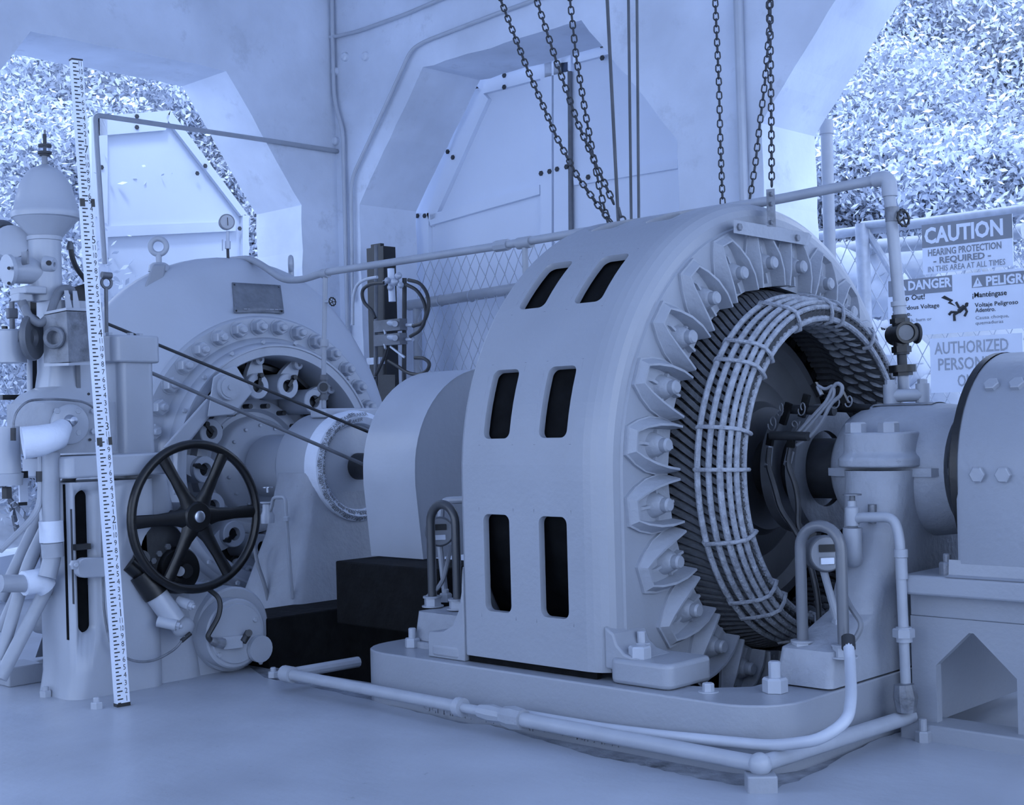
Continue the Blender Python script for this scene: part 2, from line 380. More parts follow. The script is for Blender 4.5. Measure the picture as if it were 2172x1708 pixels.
bk.lathe(Matrix.Translation((.663,0,.01)), [(0,.040),(.012,.034),(.030,.026),(.034,.022)], 16, cap=True)
bmesh_br = bk.mesh('bracket', M_PAINT_ROUGH, 30)
bb = MB(); bb.lathe(Matrix.Translation((.663,0,.04)), [(0,.021),(.022,.021),(.028,.016)], 16, cap=True); bolt_br = bb.mesh('bolt', M_PAINT, 35)
for k in range(24):
    a = 113.2-15*k; ca, sa = math.cos(math.radians(a)), math.sin(math.radians(a))
    M = frame((XF, Y0, Z0), (0,-ca,sa), (0,sa,ca))                     # local z = radial x tangential
    if M.col[2].x < 0: M = frame((XF, Y0, Z0), (0,-ca,sa), (0,-sa,-ca))
    o = inst('bracket', bmesh_br, M, G); inst('bolt', bolt_br, M, o)
# end winding: taped coils leaning both ways, held by lashed rings
NC = 120
cm = MB()
def coil(pts, wd, th):
    m = MB(); rings = []
    for i, (X, r, a) in enumerate(pts):
        p = A(X, r, a); rad = (A(X, 1, a)-A(X, 0, a)); nx = pts[min(i+1,len(pts)-1)]; pv = pts[max(i-1,0)]
        d = (A(*nx)-A(*pv)).normalized(); tg = rad.cross(d).normalized(); rd = d.cross(tg)
        rings.append([p+tg*wd/2+rd*th/2, p-tg*wd/2+rd*th/2, p-tg*wd/2-rd*th/2, p+tg*wd/2-rd*th/2])
    return m.loft(rings)
c_out = coil([(-2.57,.568,0),(-2.50,.567,0),(-2.47,.558,-1.2),(-2.42,.532,-5.0),(-2.34,.516,-10.5),(-2.30,.508,-12.5),(-2.285,.50,-13),(-2.29,.49,-13)], .0155, .034).mesh('coil', M_COIL, 40)
c_in = coil([(-2.57,.528,0),(-2.50,.526,0),(-2.47,.519,1.2),(-2.41,.498,5.5),(-2.34,.484,10.5),(-2.30,.479,12.5),(-2.285,.481,13.2),(-2.29,.49,13.4)], .0155, .034).mesh('coil', M_COIL, 40)
for k in range(NC):
    a = math.radians(360*k/NC)
    T = Matrix.Translation((0,Y0,Z0)) @ Matrix.Rotation(a, 4, 'X') @ Matrix.Translation((0,-Y0,-Z0))
    inst('coil', c_out, T, G); inst('coil', c_in, T, G)
for X, R, r in ((-2.386,.551,.0095),(-2.352,.542,.0095),(-2.318,.534,.0105),(-2.292,.526,.0085),(-2.277,.510,.0085),(-2.278,.474,.010)):
    MB().torus(AX(X), R, r, 96, 8).build('lashing_ring', M_ROPE, G)
tie = MB().tube([(-2.40,Y0-.547,Z0),(-2.386,Y0-.562,Z0),(-2.34,Y0-.552,Z0),(-2.29,Y0-.537,Z0),(-2.266,Y0-.52,Z0),(-2.262,Y0-.49,Z0),(-2.266,Y0-.463,Z0),(-2.29,Y0-.458,Z0)], .0065, 6).mesh('lashing', M_ROPE, 60)
for k in range(20):
    a = math.radians(18*k+3+5*((k*7)%3-1))
    inst('lashing', tie, Matrix.Translation((0,Y0,Z0)) @ Matrix.Rotation(a, 4, 'X') @ Matrix.Translation((0,-Y0,-Z0)), G)
kn = MB().ball((0,0,0), 1, 10, 6, sc=(.030,.020,.0065)).mesh('coil_knuckle', mat('knuckle_tape', .26, .8, var=.25, scale=30, bump=.4, bscale=90), 60)
for row, (X, r) in enumerate(((-2.315,.473),(-2.365,.476),(-2.415,.482))):
    for k in range(72):
        a = 5*k+1.7*row; ca, sa = math.cos(math.radians(a)), math.sin(math.radians(a)); rad = Vector((0,-ca,sa)); tan = Vector((0,sa,ca))
        inst('coil_knuckle', kn, frame(A(X,r,a), (Vector((1,0,0))*.9+tan*.42), rad), G)
# rotor
RO = thing('generator_rotor', (-2.62, Y0, Z0), 'dark rotor disc and hub on the shaft inside the generator winding', 'rotor')
ro = MB(); ro.lathe(AX(-2.56), [(.3,.47),(0,.47),(-.012,.458),(-.012,.43),(.01,.40),(.01,.30),(-.02,.27),(-.03,.22),(-.06,.20),(-.06,.10)], 72)
ro.build('rotor_disc', M_ROTOR, RO)
for k, (X, R) in enumerate(((-2.40,.205),(-2.31,.205))):
    MB().lathe(AX(X), [(0,.12),(0,R),(-.035,R),(-.035,R-.02),(-.02,.12)], 56).build('slip_ring', M_GREYIRON, RO)
MB().lathe(AX(-2.1), [(0,.095),(.5,.095)], 40).build('shaft', M_DARK, RO)
po = MB(); po.box((-.02,-.02,0),(.02,.03,.05)); pole = MB().obox(Matrix.Translation((.482,0,0)), .025, .03, .18).mesh('pole_piece', M_CORE_SHADE, 0)
for k in range(36):
    a = math.radians(10*k); inst('pole_piece', pole, frame((-2.64, Y0, Z0), (0,-math.cos(a),math.sin(a)), (0,math.sin(a),math.cos(a))), RO)
# ---- machine bed
B = thing('generator_bed', (-2.75, Y0, 0), 'pale blue cast machine bed under the generator with raised maker lettering', 'machine base')
outer = rrect(-3.56,-1.915,2.885,4.71,.16,6)
hole_b = [(-3.0,3.10),(-2.50,3.09),(-2.40,3.045),(-2.30,3.03),(-2.20,3.05),(-2.13,3.12),(-2.13,4.5),(-3.0,4.5)]
bed = plate_with_holes(outer, [hole_b], Matrix.Translation((0,0,-.05)), .215, 'bed_casting', M_PAINT, parent=B)
bv = bed.modifiers.new('bevel', 'BEVEL'); bv.width = .045; bv.segments = 5; bv.limit_method = 'ANGLE'; bv.angle_limit = math.radians(40)
bed.data.polygons.foreach_set('use_smooth', [True]*len(bed.data.polygons)); bed.data.set_sharp_from_angle(angle=math.radians(60))
pa, pb = P(895,1492,Y=2.884), P(1318,1552,Y=2.884)
LW = pb.x-pa.x
for w_, f0, f1 in (('GENERAL',0,.27),('ELECTRIC',.315,.64),('COMPANY',.69,1.)): text_mesh(w_, .06, front((pa.x+LW*f0, 2.886, pa.z-.022)), M_PAINT, 'lettering', B, .004, width=LW*(f1-f0), bold=.0005)
bolt = MB().hexhead((0,0,0),(0,0,1),.026,.030,.03).mesh('bed_bolt', M_PAINT_LT, 30)
for x, y, zz in ((-3.40,3.02,.166),(-2.445,3.04,.236),(-3.4,4.55,.166)):
    inst('bed_bolt', bolt, Matrix.Translation((x,y,zz)), B)
inst('bed_bolt', bolt, Matrix.Translation((-2.035,3.09,.166)) @ Matrix.Scale(1.3,4), B); inst('bed_bolt', MB().hexhead((0,0,0),(0,0,1),.032,.034).mesh('bed_nut', M_PAINT_LT, 30), Matrix.Translation((-2.40,2.975,.236)), B); inst('bed_bolt', MB().hexhead((0,0,0),(0,0,1),.016,.022,washer=.028).mesh('bed_screw', M_PAINT_LT, 30), Matrix.Translation((-2.18,2.99,.163)), B)
# ------------------------------------------------------------------ bearing pedestal between generator and exciter
def fem(M, prof, n=20): return MB().lathe(M, prof, n, cap=True)
BP = thing('bearing_pedestal', (-1.99, Y0, .165), 'pale blue bearing pedestal with domed cap and two cap bolts beside the exciter', 'bearing')
m = MB(); m.lathe(AX(-2.205), [(0,.07),(.0,.10),(-.012,.135),(-.04,.17),(-.08,.19),(-.14,.197),(-.30,.197),(-.36,.19),(-.40,.178),(-.405,.09)], 48); m.build('bearing_housing', M_PAINT_ROUGH, BP)
m = MB(); m.lathe(AX(-2.17), [(0,.15),(-.002,.190),(-.04,.203),(-.34,.203),(-.37,.15)], 48, -4, 3); m.build('cap_seam', M_PAINT_ROUGH, BP)
def rsec(x0,x1,y0,y1,z,r=.05): return [Vector((x,y,z)) for x,y in rrect(x0,x1,y0,y1,r,5)]
m = MB(); m.loft([rsec(-2.10,-1.92,3.18,4.42,.17,.02), rsec(-2.09,-1.925,3.20,4.41,.265,.02), rsec(-2.085,-1.93,3.23,4.38,.275,.05), rsec(-2.08,-1.925,3.40,4.24,.34,.06), rsec(-2.085,-1.915,3.48,4.12,.50,.08), rsec(-2.095,-1.89,3.52,4.08,.70,.08), rsec(-2.10,-1.885,3.525,4.07,.735,.08)])
m.build('pedestal_body', M_PAINT_ROUGH, BP)
m = MB(); m.loft([rsec(-2.115,-1.87,3.515,4.08,.745,.08), rsec(-2.115,-1.87,3.515,4.08,.77,.08), rsec(-2.10,-1.885,3.53,4.07,.785,.07), rsec(-2.10,-1.885,3.535,4.06,.845,.07)]); capf = m.build('cap_flange', M_PAINT_ROUGH, BP, bevel=.006)
for x in (-2.05,-1.945):
    for y in (3.57, 4.03): MB().hexhead((x,y,.845),(0,0,1),.03,.03).build('cap_bolt', M_PAINT_ROUGH, capf, smooth=25)
# shaft from generator to exciter
SH = thing('shaft', (-1.9, Y0, Z0), 'dark steel shaft between the bearing pedestal and the exciter', 'shaft')
MB().cyl((-2.2,Y0,Z0),(-2.6,Y0,Z0),.094,n=32).build('journal', M_DARK, SH); MB().lathe(AX(-1.80), [(0,.05),(0,.16),(-.09,.16),(-.09,.05)], 40).build('shaft_collar', M_DARK, SH)
# exciter
EX = thing('exciter', (-1.35, Y0, .40), 'round-topped pale blue exciter frame with pole bolts on a steel bench', 'exciter')
def Dsh(X, r, zb, ro=0.):
    pts = [Vector((X, Y0-r, zb))] + [A(X, r, a) for a in range(0, 181, 5)] + [Vector((X, Y0+r, zb))]
    return pts
m = MB(); m.loft([Dsh(-1.70,.315,.42), Dsh(-1.695,.328,.42), Dsh(-1.685,.333,.42), Dsh(-1.0,.333,.42), Dsh(-1.0,.30,.42)], False, False); exf = m.build('exciter_frame', M_PAINT, EX)
ee = Dsh(-1.0,.31,.43); MB().add(ee, [tuple(range(len(ee)))]).build('end_shield', M_PAINT, EX, smooth=0)
MB().lathe(AX(-1.71), [(0,.05),(0,.335),(-.02,.335)], 56).build('end_ring', M_BLACK, EX)
m = MB(); m.hexa([Vector(p) for p in [(-1.85,3.44,.40),(-1.0,3.44,.40),(-1.0,4.16,.40),(-1.85,4.16,.40),(-1.85,3.44,.455),(-1.0,3.44,.455),(-1.0,4.16,.455),(-1.85,4.16,.455)]]); exo = m.build('exciter_foot', M_PAINT, EX, bevel=.008)
fl_ = MB(); fl_.loft([[Vector((x0, y, z)) for y, z in ((3.44,.455),(3.462,.46),(3.466,.50))] for x0 in (-1.72,-1.0)], False, False); fl_.build('foot_fillet', M_PAINT, EX)
for a, x in ((0,-1.63),(0,-1.56),(45,-1.63),(45,-1.56),(90,-1.6)):
    p = A(x, .332, a); MB().hexhead(p, p-A(x,0,0), .022, .014).build('pole_bolt', M_PAINT, exf, smooth=25)
pb_ = P(2010,1232,Y=3.5); MB().hexhead((pb_.x,3.5,.455),(0,0,1),.022,.035,.02).build('foot_bolt', M_BARE, exo, smooth=25)
BE = thing('exciter_bench', (-1.4, 3.8, 0), 'pale blue steel bench with sloped openings that carries the exciter', 'bench')
MB().box((-1.855,3.50,.335),(-1.0,4.15,.398)).build('bench_top', M_PAINT, BE, bevel=.004)
m = MB()
op = [(-1.70,.03),(-1.05,.03),(-1.05,.20),(-1.30,.20)]
m.prism([(-1.855,.03),(-1.783,.03),(-1.783,.203),(-1.685,.30),(-1.672,.30),(-1.555,.19),(-1.555,.03),(-1.45,.03),(-1.45,.2),(-1.35,.3),(-1.25,.2),(-1.25,.03),(-1.0,.03),(-1.0,.335),(-1.855,.335)], frame((0,3.53,0),(1,0,0),(0,0,1)), .03); m.build('bench_front', M_PAINT, BE)
MB().box((-1.855,3.53,.03),(-1.825,4.15,.335)).build('bench_side', M_PAINT, BE)
bsl = MB().box((-1.875,3.46,-.035),(-1.0,3.58,.045)).build('bench_sill', M_PAINT, BE, bevel=.006)
MB().hexhead((-1.80,3.45,.0),(0,0,1),.022,.03,.03).build('anchor_bolt', M_PAINT, bsl, smooth=25)
DU = thing('duct', (-1.2, 4.4, 0), 'rusted round duct lying behind the exciter bench', 'duct')
MB().cyl((-2.0,4.75,.02),(-.6,3.95,.10),.13,n=28).build('duct_pipe', M_BARE, DU); MB().cyl((-2.0,4.95,.10),(-.6,4.3,.26),.05,n=14).build('lagging_strip', M_BLACK, DU)
# tie rod with a big nut behind the pedestal
TR = thing('tie_rod', (-1.78, 3.8, .5), 'tie rod with a large hexagonal nut behind the bearing pedestal', 'rod')
pa, pb = P(1868,1190,Y=3.75), P(2040,1158,Y=4.05); MB().cyl(pa, pb, .016).build('rod', M_PAINT, TR)
pm_ = pa.lerp(pb,.42); MB().hexhead(pm_, pb-pa, .042, .035).build('nut', M_BARE, TR, smooth=25)
# guard hoops with dial transmitters: one before this pedestal, one at the far end of the generator
def hoop(name, p0, p1, zt, r, m_, label):
    t = thing(name, p0, label, 'guard hoop', 'bent pipe guard hoops'); p0, p1 = Vector(p0), Vector(p1); c = (p0+p1)/2; R = (p1-p0).length/2; d = (p1-p0).normalized()
    pts = [p0] + [Vector((c.x, c.y, zt-R)) - d*R*math.cos(math.pi*i/12) + Vector((0,0,R*math.sin(math.pi*i/12))) for i in range(13)] + [p1]
    MB().tube(pts, r, 12).build('hoop_pipe', m_, t)
    for p in (p0, p1): fem(Matrix.Translation(p-Vector((0,0,.004))), [(0,r*2.1),(.006,r*2.1)]).build('flange', M_PAINT_ROUGH, t); MB().hexhead(p-Vector((0,0,.034)),(0,0,1),r*1.9,.03,washer=r*2.4).build('nut', M_PAINT_LT, t, smooth=25)
    return t
def dial(name, p, nrm, r, label, hose, pipe_from):
    t = thing(name, p, label, 'gauge', 'dial transmitters'); p = Vector(p); M = zframe(p, nrm)
    fem(M, [(-.07,r*.8),(-.06,r*.95),(-.01,r),(0,r*.97),(.004,r*.9)], 32).build('case', M_GREYIRON, t)
    fem(M @ Matrix.Translation((0,0,.004)), [(0,r*.86),(.002,r*.86)], 32).build('face_plate', mat('dial_grey', .26, .4), t)
    nn = Vector(nrm).normalized(); side = Vector((0,0,1)).cross(nn).normalized(); F_ = frame(p+nn*.0075, side, (0,0,1))
    MB().prism(rrect(-r*.45,r*.45,r*.1,r*.5,.003), F_, .001).build('display', M_INK, t)
    MB().prism(rrect(-r*.42,r*.42,-r*.6,-r*.15,.002), F_, .001).build('nameplate', M_BARE, t); MB().prism(rrect(-r*.36,r*.36,-r*.54,-r*.21,.002), F_ @ Matrix.Translation((0,0,.001)), .0006).build('plate_print', M_WHITE, t)
    MB().tube([p-nn*.035-Vector((0,0,r*.8)), pipe_from], .011, 10).build('stem', M_PIPE, t)
    MB().hexhead(Vector(pipe_from),(0,0,1),.022,.03,.012).build('union_nut', M_PAINT_LT, t, smooth=25)
    MB().tube(hose, .008, 8, bend=.05).build('flexible_hose', M_HOSEGREY, t)
    return t
h0, h1 = P(1703,1372,Y=3.24), P(1790,1392,Y=3.24); zt = P(1733,1115,Y=3.24).z
hoop('guard_hoop', (h0.x,3.24,.282), (h1.x,3.24,.282), zt, .0155, mat('hoop_blue_grey', .16, .3, coat=.2), 'bent pipe guard hoop standing on the bearing pedestal base')
pd = P(1753,1175,Y=3.30)
dial('dial_transmitter', pd, (.75,-.66,.05), .052, 'round grey dial transmitter inside the hoop by the bearing pedestal', [(pd.x+.02,3.33,pd.z-.05),P(1795,1275,Y=3.28),P(1830,1325,Y=3.26),P(1815,1355,Y=3.25),P(1798,1368,Y=3.22)], (pd.x,3.36,.30))
g0, g1 = P(899,1270,Y=3.1), P(952,1275,Y=3.1); zt2 = P(925,1072,Y=3.1).z
PB = thing('far_bearing_block', (-3.3, 3.1, .165), 'pale cast block on the bed at the far end of the generator', 'bearing block')
MB().loft([rsec(-3.45,-3.16,3.02,3.30,.165,.02), rsec(-3.45,-3.16,3.02,3.30,.185,.02)]).build('block_foot', M_PAINT_ROUGH, PB); MB().loft([rsec(-3.42,-3.17,3.04,3.28,.186,.02), rsec(-3.41,-3.18,3.05,3.27,.28,.02)]).build('block', M_PAINT_ROUGH, PB)
hoop('guard_hoop', (g0.x,3.14,.318), (g1.x,3.14,.318), zt2, .0155, mat('hoop_dark', .06, .35, coat=.2), 'dark bent pipe guard hoop at the far end of the generator')
pd = P(933,1128,Y=3.2)
dial('dial_transmitter', pd, (.75,-.66,.05), .052, 'round grey dial transmitter inside the dark hoop behind the generator frame', [(pd.x+.03,3.22,pd.z-.05),P(950,1190,Y=3.18),P(938,1240,Y=3.16),P(905,1268,Y=3.13)], (pd.x,3.22,.29))
EP = thing('elbow_pipe', P(960,1062,Y=3.25), 'small white elbow pipe above the far dial transmitter', 'pipe')
MB().tube([P(935,1115,Y=3.25),P(937,1062,Y=3.25),P(990,1060,Y=3.3)], .013, 10, bend=.03).build('elbow', M_PIPE, EP)
# drain valve and pipe on the pedestal
DV = thing('drain_pipe', P(1915,1520,Y=3.40), 'painted drain pipe with a small valve and unions before the bearing pedestal', 'pipe')
q = lambda x, y, Y=3.43: P(x, y, Y=Y)
MB().tube([q(1808,1170,3.47), q(1808,1098), q(1896,1097), q(1908,1140), q(1922,1470), q(1924,1500)], .0145, 12, bend=.035).build('pipe_run', M_PIPE, DV)
MB().tube([q(1815,1185,3.56), q(1809,1185), q(1808,1120)], .027, 12, bend=.03).build('elbow', M_PIPE, DV)
fem(Matrix.Translation(q(1808,1066)), [(0,.008),(.02,.008),(.02,.026),(.024,.026)]).build('valve_wheel', M_BARE, DV); fem(Matrix.Translation(q(1808,1115)), [(0,.02),(.05,.02),(.055,.013),(.07,.013)]).build('valve_body', M_PIPE, DV)
fem(Matrix.Translation(q(1809,1160)), [(0,.026),(.012,.026)]).build('valve_collar', M_PIPE, DV)
for y0_, y1_, rr in ((1165,1182,.019),(1183,1228,.0165),(1330,1362,.022)):
    a_, b_ = q(1911+(y0_-1180)*.04, y0_), q(1911+(y1_-1180)*.04, y1_); MB().cyl(b_, a_, rr, n=14).build('coupling', M_PIPE, DV)
MB().hexhead(q(1917,1352),(0,0,1),.03,.025).build('union_nut', M_PIPE, DV, smooth=25)
MB().tube([q(1918,1452,3.41), q(1921,1480,3.41), q(1922,1510,3.41)], [.028,.034,.026], 10).build('wrapped_elbow', M_BARE, DV); MB().cyl(q(1850,1110,3.5),q(1850,1070,3.5),.012).build('vent_plug', M_BARE, DV)
# floor pipes round the bed
def on0(x, y, z): return P(x, y, Z=z)
FP = thing('floor_pipe', on0(1000,1505,.03), 'long painted pipe lying on the floor along the front of the machine bed', 'pipe')
cz = .060; a0 = on0(610,1430,cz); a1 = on0(980,1501,cz); a2 = on0(1100,1525,cz); c0 = on0(1612,1622,cz); c1 = on0(1932,1519,cz)
MB().tube([a0,a1], .019, 12).build('pipe', M_PIPE, FP); MB().tube([a2, c0], .021, 12).build('pipe', M_PIPE, FP); MB().tube([c0, c1], .021, 12).build('pipe', M_PIPE, FP)
MB().tube([a1,a2], .015, 12).build('pipe', M_PIPE, FP)
ax = (a2-a1).normalized()
MB().lathe(zframe(a1-ax*.02, ax), [(0,.022),(.0,.029),(.025,.029),(.025,.022)], 14, cap=True).build('coupling', M_PIPE, FP)
MB().tube([a1+ax*.08, a1+ax*.13, a1+ax*.18, a1+ax*.24], [.02,.026,.022,.028], 10).build('union', M_PIPE, FP); MB().tube([a2-ax*.06, a2-ax*.02, a2+ax*.02], [.028,.034,.03], 9).build('lagged_joint', M_PAINT_ROUGH, FP)
MB().ball(c0, .029).build('corner_elbow', M_PIPE, FP); MB().lathe(zframe(a0, (a1-a0)), [(-.02,.02),(-.02,.028),(.03,.028),(.03,.02)], 14, cap=True).build('coupling', M_PIPE, FP)
MB().tube([a0, on0(760,1404,cz)], .019, 10).build('pipe', M_PIPE, FP)
bx = on0(1615,1655,0); bx = on0(1617,1650,0); FB = thing('pipe_block', bx, 'small square block on the floor under the pipe corner', 'block'); MB().prism(rrect(-.036,.036,-.032,.032,.006), Matrix.Translation((c0.x+.004,c0.y-.004,-.035)) @ Matrix.Rotation(.75,4,'Z'), .075).build('block', M_PAINT, FB, bevel=.004)
CN = thing('conduit', P(1800,1500,Y=2.8), 'bent white conduit curving down from the pedestal base along the bed front', 'conduit')
k1 = P(1804,1402,Y=3.12); k2 = P(1806,1470,Y=3.0)
MB().tube([P(1800,1372,Y=3.17), P(1803,1400,Y=3.14), P(1806,1480,Y=2.99), P(1798,1530,Y=2.90), P(1740,1570,Y=2.845), P(1640,1583,Y=2.845), P(1400,1560,Y=2.845), P(1280,1545,Y=2.845), P(1100,1514,Y=2.845)], .0145, 12, bend=.05).build('conduit_run', M_CONDUIT, CN)
MB().cyl(P(1800,1376,Y=3.17), P(1799,1352,Y=3.19), .018).build('rubber_boot', M_RUBBER, CN)
# brush gear over the slip rings
BG = thing('brush_gear', P(1720,880,Y=3.7), 'dark brush gear with looped cables between rotor and bearing pedestal', 'brush gear')
def bq(x, y, Y=3.58): return P(x, y, Y=Y)
MB().cyl(bq(1672,868,3.62), bq(1770,872,3.62), .015).build('stud', M_DARK, BG); MB().cyl(bq(1770,864,3.75), bq(1848,868,3.75), .015).build('stud', M_BLACK, BG); MB().cyl(bq(1635,924,3.55), bq(1715,926,3.55), .014).build('stud', M_DARK, BG)
MB().cyl(bq(1848,868,3.75), bq(1853,868,3.75), .009).build('stud_end', M_STEEL, BG)
for x, y, Y, dx, dy in ((1740,840,3.66,-14,-26),(1795,858,3.72,-16,-34),(1660,900,3.58,14,-45),(1700,885,3.6,12,-48),(1632,945,3.55,4,-25),(1677,950,3.55,2,-26)):
    MB().bar(bq(x,y,Y), bq(x+dx,y+dy,Y), .02, .014, (1,0,.3)).build('brush_holder', M_BLACK, BG)
for pts, r in (([(1672,940),(1720,888),(1755,850),(1765,825),(1775,812),(1787,818),(1785,838),(1762,856),(1745,892),(1720,925),(1690,945)],.006), ([(1690,935),(1745,870),(1770,840),(1768,815),(1750,828),(1731,815),(1742,838)],.005)):
    MB().tube([bq(x,y,3.56) for x,y in pts], r, 8, bend=.02).build('cable', M_HOSEGREY, BG)
for cx, cy in ((1642,893),(1660,862),(1690,895),(1705,862),(1805,845),(1775,850)):
    pts = [bq(cx+(5+cx%4)*math.cos(t*.6+cx)-t*.5, cy+(9+cy%5)*math.sin(t*.6+cx)+t*.9, 3.57) for t in range(14)]
    MB().tube(pts, .0022, 6).build('pigtail', M_GREYIRON, BG)
for k, pts in enumerate(([(1632,950),(1628,985),(1645,1040),(1655,1080),(1690,1130),(1715,1180),(1735,1260),(1738,1330)], [(1677,950),(1670,985),(1688,1030),(1694,1070),(1692,1110),(1700,1140),(1720,1200),(1738,1290)])):
    c = MB().tube([bq(x,y,3.52 if k else 3.5) for x,y in pts], .0085, 8, bend=.08).build('cable', M_DARK, BG)
MB().tube([bq(1676,960,3.55), bq(1670,985,3.52)], .013, 8).build('cable_end', M_GREYIRON, BG); MB().tube([bq(1632,950,3.53), bq(1628,990,3.5)], .012, 8).build('cable_end', M_GREYIRON, BG)
# ------------------------------------------------------------------ turbine
T = thing('turbine', (-5.5, Y0, 0), 'large pale turbine casing with bolted cover and ring of gate levers', 'turbine')
angs = [-70,-40,-10,20,40,57,72,93,117,135,160,190,220,250,290]
def Rcas(a):                                                           # a = 0 near side
    return float(np.interp(a, [-90,0,41,57,79,100,114,127,143,161,200,270], [.95,.965,.98,1.0,1.0,1.0,1.005,.98,.955,.95,.95,.95]))
cs = MB(); rings = []; n = 72
prof = [(-5.262,.70,0),(-5.27,.715,0),(-5.30,.735,0),(-5.36,.0,.42),(-5.41,.0,.72),(-5.46,.0,.92),(-5.50,.0,.99),(-5.54,0,1.0),(-5.60,0,.94),(-5.70,0,.72),(-5.80,0,.35)]
for X, r, k in prof:
    ring = []
    for j in range(n):
        a = -90+360*j/n; rc = Rcas(a if a < 250 else a-360); rr = r if k == 0 else (.735+(rc-.735)*k)
        ring.append(A(X, rr, a))
    rings.append(ring)
cs.loft(rings, True, False); cs.build('scroll_casing', mat('casing_paint', .54, .42, var=.05, scale=3, bump=.1, coat=.1), T, smooth=60)
MB().lathe(AX(-5.262), [(0,.702),(-.012,.700),(-.022,.69),(-.022,.60),(-.05,.59),(-.06,.575),(-.112,.568),(-.122,.56),(-.122,.552),(-.116,.549),(-.116,.512),(-.10,.505),(.15,.50)], 96).build('cover_ring', M_PAINT_LT, T, smooth=40)
MB().lathe(AX(-5.42), [(0,.51),(0,.32),(-.05,.316),(-.06,.30),(-.06,.27),(-.04,.255),(-.04,.235),(-.09,.225),(-.105,.21),(-.125,.15),(-.15,.13),(-.2,.125),(-.2,.07)], 72).build('head_cover', M_PAINT_LT, T, smooth=40)
MB().lathe(AX(-5.40), [(0,.50),(-.001,.40)], 72).build('shift_ring', M_BLACK, T)
MB().lathe(AX(-4.7), [(0,.068),(.72,.068),(.72,0)], 40).build('main_shaft', M_DARK, T); MB().lathe(AX(-4.98), [(0,.10),(0,.125),(.03,.125),(.03,.14),(.05,.145),(.25,.145)], 40).build('packing_gland', M_PAINT_LT, T)
nb = MB().hexhead((0,0,0),(0,0,1),.034,.040,.018,washer=.041).mesh('cover_bolt', M_PAINT_LT, 30)
for k in range(36):
    a = 5.5+10*k
    if -95 < ((a+180) % 360)-180 < 179: inst('cover_bolt', nb, zframe(A(-5.24,.648,a),(1,0,0)), T)
sb = MB().hexhead((0,0,0),(0,0,1),.011,.012).mesh('ring_screw', M_PAINT_LT, 30)
for k in range(20): inst('ring_screw', sb, zframe(A(-5.15,.577,9+18*k),(1,0,0)), T)
hb = MB().hexhead((0,0,0),(0,0,1),.017,.018,.012).mesh('hub_bolt', M_PAINT_LT, 30)
for k in range(14): inst('hub_bolt', hb, zframe(A(-5.33,.19,12+360*k/14),(1,0,0)), T)
# wicket gate stems, levers and links
bm_ = MB(); bm_.lathe(Matrix.Identity(4), [(-.20,.060),(0,.060),(.004,.056),(.004,.030),(-.03,.030),(-.03,.0)], 28)
boss = bm_.mesh('gate_stem', M_PAINT_LT, 40)
lv = MB(); lv.loft([[Vector((x,y,z)) for x,y in ((0,.05),(.06,.045),(.13,.026),(.15,.0),(.13,-.026),(.06,-.045),(0,-.05))] for z in (-.06,-.03)]); lever = lv.mesh('gate_lever', M_PAINT_LT, 40)
pn = MB(); pn.lathe(Matrix.Translation((.125,0,-.035)), [(0,.024),(.03,.024),(.034,.018),(.034,.010),(.02,.010)], 18, cap=True); pin = pn.mesh('lever_pin', M_PAINT_LT, 40)
ky = MB(); ky.obox(Matrix.Translation((.022,0,.006)), .05, .016, .014); ky.lathe(Matrix.Translation((.05,0,-.01)), [(0,.012),(.035,.012)], 10, cap=True); ky.lathe(Matrix.Translation((0,0,-.028)), [(0,.028),(.002,.028)], 16, cap=True); key = ky.mesh('stem_key', M_BLACK, 30)
lk = MB(); lk.lathe(Matrix.Identity(4), [(-.02,.036),(.02,.036),(.022,.03)], 20, cap=True); ln = lk.mesh('link_eye', M_BLACK, 40)
l2 = MB(); l2.lathe(Matrix.Translation((0,0,.02)), [(0,.024),(.012,.024),(.012,.014),(.004,.014)], 18, cap=True); eye = l2.mesh('link_pin', M_PAINT_LT, 40)
for k in range(14):
    a = 77+360/14*k; c = A(-5.2,.38,a); rad = A(0,1,a)-A(0,0,a); tan = A(0,1,a+90)-A(0,0,a)
    d = (rad*.85+tan*.35).normalized()
    M = frame(c, d, Vector((1,0,0)).cross(d))
    o = inst('gate_stem', boss, M, T); inst('stem_key', key, M, o); inst('gate_lever', lever, M, T); inst('lever_pin', pin, M, T)
    e = A(-5.30,.475,a+9); M2 = frame(e, rad, Vector((1,0,0)).cross(rad)); o = inst('link_eye', ln, M2, T); inst('link_pin', eye, M2, o)
    MB().bar(e, A(-5.30,.455,a+24), .03, .02, (1,0,0)).build('link', M_BLACK, T)
for k in range(8):
    p = A(-5.36,.285,20+20*k); MB().cyl(p, p+Vector((.05,0,0)), .012).build('dowel', M_BLACK, T)
# slide cover on the near side of the cover ring
pc = [(350,935),(500,760),(560,735),(395,900)]
m = MB(); m.loft([[P(x,y,X=-5.12) for x,y in ((345,950),(478,800),(505,808),(385,960))], [P(x,y,X=-5.06) for x,y in ((345,950),(478,800),(505,808),(385,960))]]); m.build('cover_stay', M_PAINT_LT, T, bevel=.01)
m = MB(); m.loft([[P(x,y,X=-5.10) for x,y in ((440,885),(452,800),(475,785),(500,775),(536,832),(495,880))], [P(x,y,X=-5.02) for x,y in ((440,885),(452,800),(475,785),(500,775),(536,832),(495,880))]]); m.build('stop_bracket', M_PAINT_LT, T, bevel=.006)
fem(zframe(P(482,822,X=-5.02),(1,0,0)), [(0,.055),(.02,.055),(.02,.045),(.024,.045),(.024,.012),(.03,.012)], 28).build('stop_disc', M_PAINT_LT, T)
